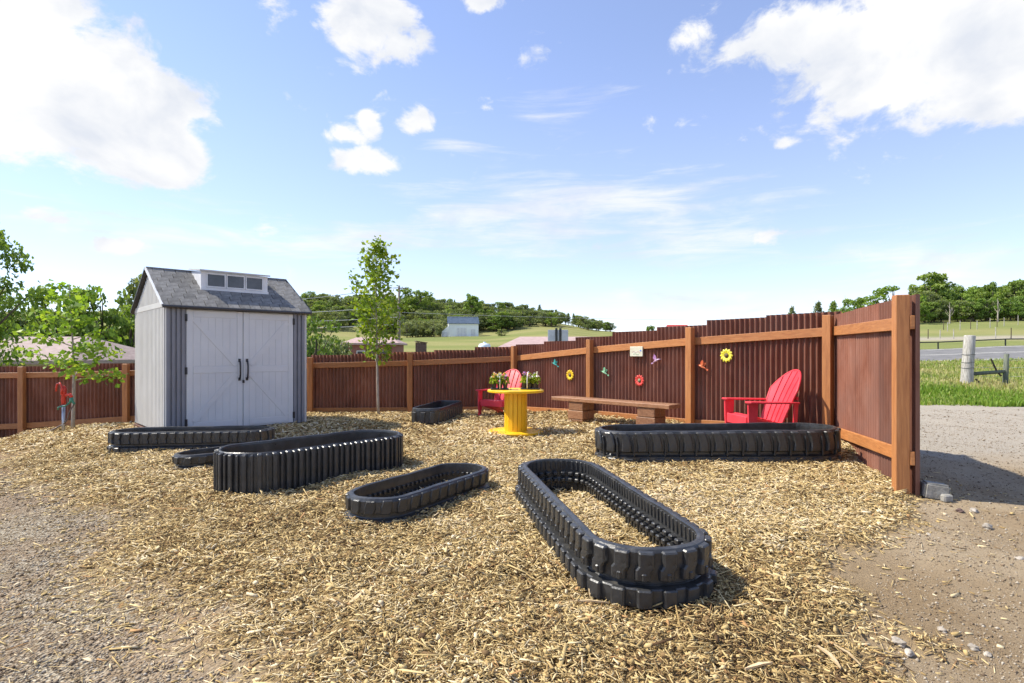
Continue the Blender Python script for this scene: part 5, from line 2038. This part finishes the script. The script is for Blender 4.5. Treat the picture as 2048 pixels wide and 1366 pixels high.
# ------------------------------------------------------------------ tall grass by the road (uncountable)
def grass_patch():
    rg = np.random.default_rng(8)
    n = 52000
    Y = 14.6 + (39.0 - 14.6) * rg.uniform(0, 1, n) ** 1.7
    u = rg.uniform(.66, 1.0, n)
    X = u * Y
    keep = Y > 14.75 + .35 * vnoise(X, Y, 1.2, 9) + rg.uniform(-.1, .4, n)
    X, Y = X[keep], Y[keep]
    n = len(X)
    Z = ground(X, Y) - .02
    tall = np.clip((Y - 15.5) / 3, 0, 1)
    h = rg.uniform(.06, .16, n) + rg.uniform(.05, .30, n) * tall + .08 * np.clip(vnoise(X, Y, .8, 31), 0, 1)
    w = .008 + .0011 * Y * rg.uniform(.6, 1.4, n)
    a = rg.uniform(0, 6.28, n)
    lx, ly = np.cos(a), np.sin(a)
    ln = rg.uniform(-.4, .4, (2, n)) * h
    b0 = np.stack([X - lx * w, Y - ly * w, Z], 1)
    b1 = np.stack([X + lx * w, Y + ly * w, Z], 1)
    t1 = np.stack([X + ln[0] + lx * w * .3, Y + ln[1] + ly * w * .3, Z + h], 1)
    t0 = np.stack([X + ln[0] - lx * w * .3, Y + ln[1] - ly * w * .3, Z + h], 1)
    V = np.stack([b0, b1, t1, t0], 1).reshape(-1, 3)
    F = np.arange(4 * n).reshape(n, 4)
    dry = np.clip(.30 + .36 * tall + .22 * vnoise(X, Y, .55, 12) + rg.normal(0, .14, n), 0, 1)
    me = fastmesh('grass', V, F, {'rnd': np.repeat(dry, 4)})
    tag(link('tall_grass', me, M['grass']), 'tall green and straw coloured grass between driveway and road', 'grass', kind='stuff')


grass_patch()

# ------------------------------------------------------------------ wood chips (uncountable mulch)
def chips():
    rg = np.random.default_rng(4)
    VV, FF, RR = [], [], []
    base = 0
    shed_c = np.array([-5.13, 8.44])
    e1 = np.array([math.cos(R(43.8)), math.sin(R(43.8))])
    e2 = np.array([-e1[1], e1[0]])

    def scatter(y0, y1, dens, L, Wd, sides, lift):
        nonlocal base
        ym = (y0 + y1) / 2
        xa, xb = max(-10.2, -.97 * y1 - .3), min(4.8, .97 * y1 + .3)
        n = int((xb - xa) * (y1 - y0) * dens)
        X = rg.uniform(xa, xb, n)
        Y = rg.uniform(y0, y1, n)
        inview = np.abs(X) < .97 * Y + .3
        X, Y = X[inview], Y[inview]
        sd = mulch_sd(X, Y) + .26 * vnoise(X, Y, 1.7, 3) + .16 * vnoise(X, Y, 5, 4)
        left = X < .3
        soft = np.where(left, 1.25, .42)
        p = np.clip(sd / soft + .5, 0, 1) ** 1.3
        stray = np.where(left, .05, .022) * np.clip(1 + sd / 1.6, 0, 1)
        keep = rg.uniform(0, 1, len(X)) < np.maximum(p, stray)
        q = np.stack([X, Y], 1) - shed_c
        su, sv = q @ e1, q @ e2
        keep &= ~((su > .0) & (su < 2.15) & (sv > -.02) & (sv < 2.05))
        X, Y, sd = X[keep], Y[keep], sd[keep]
        n = len(X)
        mul = np.clip(sd / np.where(X < .3, .55, .16) + .5, 0, 1)
        Z = ground(X, Y) + mul * (.03 + .022 * vnoise(X, Y, 2.6, 5) + .012 * vnoise(X, Y, 8, 6)) + (1 - mul) * (.012 * vnoise(X, Y, 3.2, 7) + rut(X, Y))
        Z = Z + rg.uniform(.0, lift, n) * (.25 + .75 * mul) + .003
        l = L * np.exp(rg.normal(-.1, .5, n))
        l = np.clip(l, L * .25, L * 3.2)
        w = Wd * rg.uniform(.45, 1.5, n) * np.clip((L * 1.4 / l) ** .25, .6, 1.3)
        t = w * rg.uniform(.18, .42, n)
        yaw = rg.uniform(0, 2 * math.pi, n)
        pit = rg.normal(0, .30, n) * np.clip(mul + .15, 0, 1)
        rol = rg.normal(0, .5, n)
        cy_, sy_ = np.cos(yaw), np.sin(yaw)
        cp, sp_ = np.cos(pit), np.sin(pit)
        cr, sr = np.cos(rol), np.sin(rol)
        ax = np.stack([cp * cy_, cp * sy_, sp_], 1)
        ay = np.stack([-sy_ * cr - cy_ * sp_ * sr, cy_ * cr - sy_ * sp_ * sr, cp * sr], 1)
        az = np.cross(ax, ay)
        c = np.stack([X, Y, Z], 1)
        e0 = rg.uniform(.25, 1.0, n)
        e1_ = rg.uniform(.25, 1.0, n)
        sk = rg.uniform(-.25, .25, n)
        if sides:
            loc = [(-.5, -.5, -.5), (-.5, .5, -.5), (.5, -.5, -.5), (.5, .5, -.5), (-.5, -.5, .5), (-.5, .5, .5), (.5, -.5, .5), (.5, .5, .5)]
        else:
            loc = [(-.5, -.5, 0), (-.5, .5, 0), (.5, -.5, 0), (.5, .5, 0)]
        vs = []
        for (a, b, d) in loc:
            ww = w * np.where(a < 0, e0, e1_)
            ll = l * (a + sk * b * .6)
            vs.append(c + ax * ll[:, None] + ay * (b * ww)[:, None] + az * (d * t)[:, None])
        V = np.stack(vs, 1)
        k = len(loc)
        idx = (np.arange(n) * k)[:, None] + base
        if sides:
            quads = [(4, 6, 7, 5), (0, 4, 5, 1), (2, 3, 7, 6), (0, 2, 6, 4), (1, 5, 7, 3)]
        else:
            quads = [(0, 2, 3, 1)]
        F = np.concatenate([idx + np.array(qd)[None, :] for qd in quads])
        rnd = np.clip(rg.beta(1.9, 1.7, n) + .20 * vnoise(X, Y, .9, 14) + .13 * vnoise(X, Y, 4.5, 15) + .06, 0, 1)
        rnd = np.where(rg.uniform(0, 1, n) < .03, 1.0, rnd * .95)
        VV.append(V.reshape(-1, 3))
        FF.append(F)
        RR.append(np.repeat(rnd, k))
        base += n * k

    scatter(1.9, 3.4, 5000, .034, .0066, True, .030)
    scatter(3.4, 5.2, 3500, .040, .0080, True, .032)
    scatter(5.2, 8.0, 2000, .052, .0115, True, .035)
    scatter(8.0, 13.6, 1250, .056, .021, False, .04)
    scatter(1.9, 4.5, 420, .052, .0075, True, .040)
    scatter(4.5, 8.0, 260, .07, .010, True, .040)
    scatter(1.9, 6.0, 70, .085, .013, True, .045)
    scatter(1.9, 6.0, 160, .030, .020, True, .040)
    V = np.concatenate(VV)
    F = np.concatenate(FF)
    me = fastmesh('wood_chips', V, F, {'rnd': np.concatenate(RR)})
    tag(link('wood_chips', me, M['chip']), 'loose tan wood chip mulch covering the yard', 'mulch', kind='stuff')
    print('chips tris', len(F) * 2)


chips()


def pebbles():
    rg = np.random.default_rng(14)
    xs, ys, ss = [], [], []
    # gravel at the left
    n = 80000
    Y = 1.9 + rg.uniform(0, 1, n) ** 1.4 * 6.5
    X = -rg.uniform(.0, .97, n) * Y
    sd = mulch_sd(X, Y)
    k = (sd < .25) & (rg.uniform(0, 1, n) < np.clip(.55 + .5 * vnoise(X, Y, .9, 16), .08, 1))
    xs.append(X[k]); ys.append(Y[k]); ss.append(.0042 * np.exp(np.clip(rg.normal(0, .45, k.sum()), -1, .9)))
    # dirt at the right
    n = 46000
    Y = 1.9 + rg.uniform(0, 1, n) ** 1.6 * 12
    X = rg.uniform(.4, .99, n) * Y
    sd = mulch_sd(X, Y)
    k = (sd < .02) & (X > 3.75 + .30 * (Y - 5.27)) | ((sd < .02) & (Y < 5.2))
    xs.append(X[k]); ys.append(Y[k]); ss.append(.0028 * np.exp(np.clip(rg.normal(0, .5, k.sum()), -1, 1.3)))
    X, Y, s = np.concatenate(xs), np.concatenate(ys), np.concatenate(ss)
    s = s * (1 + .07 * Y)
    n = len(X)
    Z = ground(X, Y) + .012 * vnoise(X, Y, 3.2, 7) + rut(X, Y) + s * .25
    c = np.stack([X, Y, Z], 1)
    dirs = np.array([(1, 0, 0), (0, 1, 0), (-1, 0, 0), (0, -1, 0), (0, 0, .75), (0, 0, -.6)])
    a = rg.uniform(0, 6.28, n)
    V = []
    for d in dirs:
        sc = s * rg.uniform(.6, 1.4, n)
        x = d[0] * np.cos(a) - d[1] * np.sin(a)
        y = d[0] * np.sin(a) + d[1] * np.cos(a)
        V.append(c + np.stack([x * sc, y * sc, np.full(n, d[2]) * sc], 1))
    V = np.stack(V, 1).reshape(-1, 3)
    tri = [(0, 1, 4), (1, 2, 4), (2, 3, 4), (3, 0, 4), (1, 0, 5), (2, 1, 5), (3, 2, 5), (0, 3, 5)]
    idx = (np.arange(n) * 6)[:, None]
    F = np.concatenate([idx + np.array(t)[None, :] for t in tri])
    me = fastmesh('gravel', V, F, {'rnd': np.repeat(rg.uniform(0, 1, n), 6)}, smooth=True)
    tag(link('loose_gravel', me, M['stone']), 'loose grey and brown gravel on the bare ground', 'gravel', kind='stuff')


pebbles()


def rock(x, y, r, label, mat=None, seed=0, flat=.7):
    rg = np.random.default_rng(seed)
    bm = bmesh.new()
    bmesh.ops.create_icosphere(bm, subdivisions=3, radius=r)
    o1 = rg.uniform(0, 9, 3)
    for v in bm.verts:
        d = v.co.normalized()
        k = 1 + .22 * math.sin(3 * d.x + o1[0]) * math.sin(2.6 * d.y + o1[1]) + .14 * math.sin(5 * d.z + 4 * d.x + o1[2]) + rg.normal(0, .025)
        v.co = Vector((d.x * r * k * 1.15, d.y * r * k * .9, d.z * r * k * flat))
    me = bpy.data.meshes.new('rock')
    bm.to_mesh(me)
    bm.free()
    o = link('rock', me, mat or M['rock'], None, loc=(x, y, g(x, y) + float(rut(np.array([x]), np.array([y]))[0]) + r * flat * .35), rot=(0, 0, rg.uniform(0, 6)))
    tag(o, label, 'rock')
    return o


def gpx(px, py, z=0.0):
    Y = (EYE - z) * FPX / (py - HZ)
    return (px - 1024) / FPX * Y, Y


for i, (px, py, r, lab) in enumerate([
        (1797, 1284, .045, 'white rounded stone on the mulch edge at bottom right'),
        (1818, 1304, .034, 'smaller whitish stone touching the white rounded stone'),
        (1884, 1258, .030, 'tan flat stone on the dirt right of the white stones'),
        (1946, 1292, .034, 'grey stone on the dirt near the bottom right'),
        (1976, 1306, .028, 'pale small stone beside the grey stone bottom right'),
        (1948, 1034, .05, 'round pinkish stone on the dirt beyond the fence post'),
        (1975, 1060, .06, 'flat grey brown stone on the dirt right of the fence post'),
        (1857, 1080, .03, 'pale grey stone at the mulch edge below the fence post'),
        (1920, 1034, .045, 'reddish clod beside the round pinkish stone'),
        (668, 1357, .034, 'grey stone at the bottom edge left of centre'),
        (1658, 1100, .05, 'purplish grey stone half buried in the mulch at right'),
        (2040, 1130, .045, 'pale flat stone at the right photo edge'),
        (118, 948, .06, 'brown stone in the mulch at the far left')]):
    x, y = gpx(px, py)
    rock(x, y, r * .6, lab, M['rock'] if i not in (8, 12) else M['hay'], 40 + i)


def block():
    x, y = 3.86, 5.20
    root = empty('concrete_block', (x, y, g(x, y)), R(-18), 'broken concrete block against the foot of the fence end post', 'block')
    mb = MB().box((0, 0, .07), (.20, .15, .15), Matrix.Rotation(R(7), 3, 'Y'))
    me = mb.mesh('slab', bevel=.018, seg=2)
    link('slab', me, M['concrete'], root)
    MB().box((.06, -.10, .03), (.09, .06, .07), Matrix.Rotation(R(25), 3, 'Z')).build('fragment', M['concrete'], root, bevel=.012)


block()


def splinter(px, py, px2, py2, w, label, mat):
    a = Vector((*gpx(px, py), 0))
    b = Vector((*gpx(px2, py2), 0))
    a.z = g(a.x, a.y) + .055
    b.z = g(b.x, b.y) + .062
    m = (a + b) / 2 + Vector((.008, .004, .006))
    d = (b - a).normalized()
    s = d.cross(Vector((0, 0, 1))).normalized()
    V = []
    for (p, k) in ((a, .25), (a.lerp(m, .6), .9), (m, 1.0), (m.lerp(b, .6), .75), (b, .2)):
        for (o, zz) in ((-1, 0), (1, .003), (.8, -.35 * w), (-.7, -.3 * w)):
            V.append(p + s * (o * w * .5 * k) + Vector((0, 0, zz)))
    F = []
    for i in range(4):
        for e in range(4):
            e2 = (e + 1) % 4
            F.append((i * 4 + e, i * 4 + e2, (i + 1) * 4 + e2, (i + 1) * 4 + e))
    F += [(0, 3, 2, 1), (16, 17, 18, 19)]
    o = MB().add([tuple(v) for v in V], F).build('wood_splinter', mat, None)
    tag(o, label, 'splinter', 'large pieces of wood in the mulch')


M['pale_wood'] = noisy('fresh_split_wood', (.52, .37, .19), (.72, .55, .33), 9, .7, bump=.4, stretch=(2, 2, 8))
splinter(648, 1212, 690, 1236, .036, 'wide pale wood piece lying left of centre in the foreground', M['pale_wood'])
splinter(724, 1202, 694, 1234, .022, 'narrow pale wood piece crossing the wide one', M['pale_wood'])
splinter(1136, 1222, 1218, 1228, .017, 'straight golden stick lying left of the nearest planter foot', M['pale_wood'])
splinter(1172, 1180, 1180, 1218, .012, 'thin upright looking splinter before the nearest planter', M['pale_wood'])
splinter(1634, 1312, 1682, 1362, .020, 'long golden splinter at the bottom right of the mulch', M['pale_wood'])
splinter(1668, 1310, 1722, 1356, .010, 'thin long straw splinter right of the golden one', M['pale_wood'])
splinter(1490, 1362, 1545, 1352, .022, 'orange tinted curved chip at the bottom edge', M['pale_wood'])
splinter(388, 1290, 340, 1301, .012, 'thin brown twig on the gravel at bottom left', M['dark_wood'])
splinter(352, 1112, 330, 1144, .010, 'dark twig where gravel meets mulch at left', M['dark_wood'])
splinter(1072, 1302, 1098, 1258, .016, 'grey curved twig below the centre of the mulch', M['dark_wood'])

print('objects', len(bpy.data.objects))
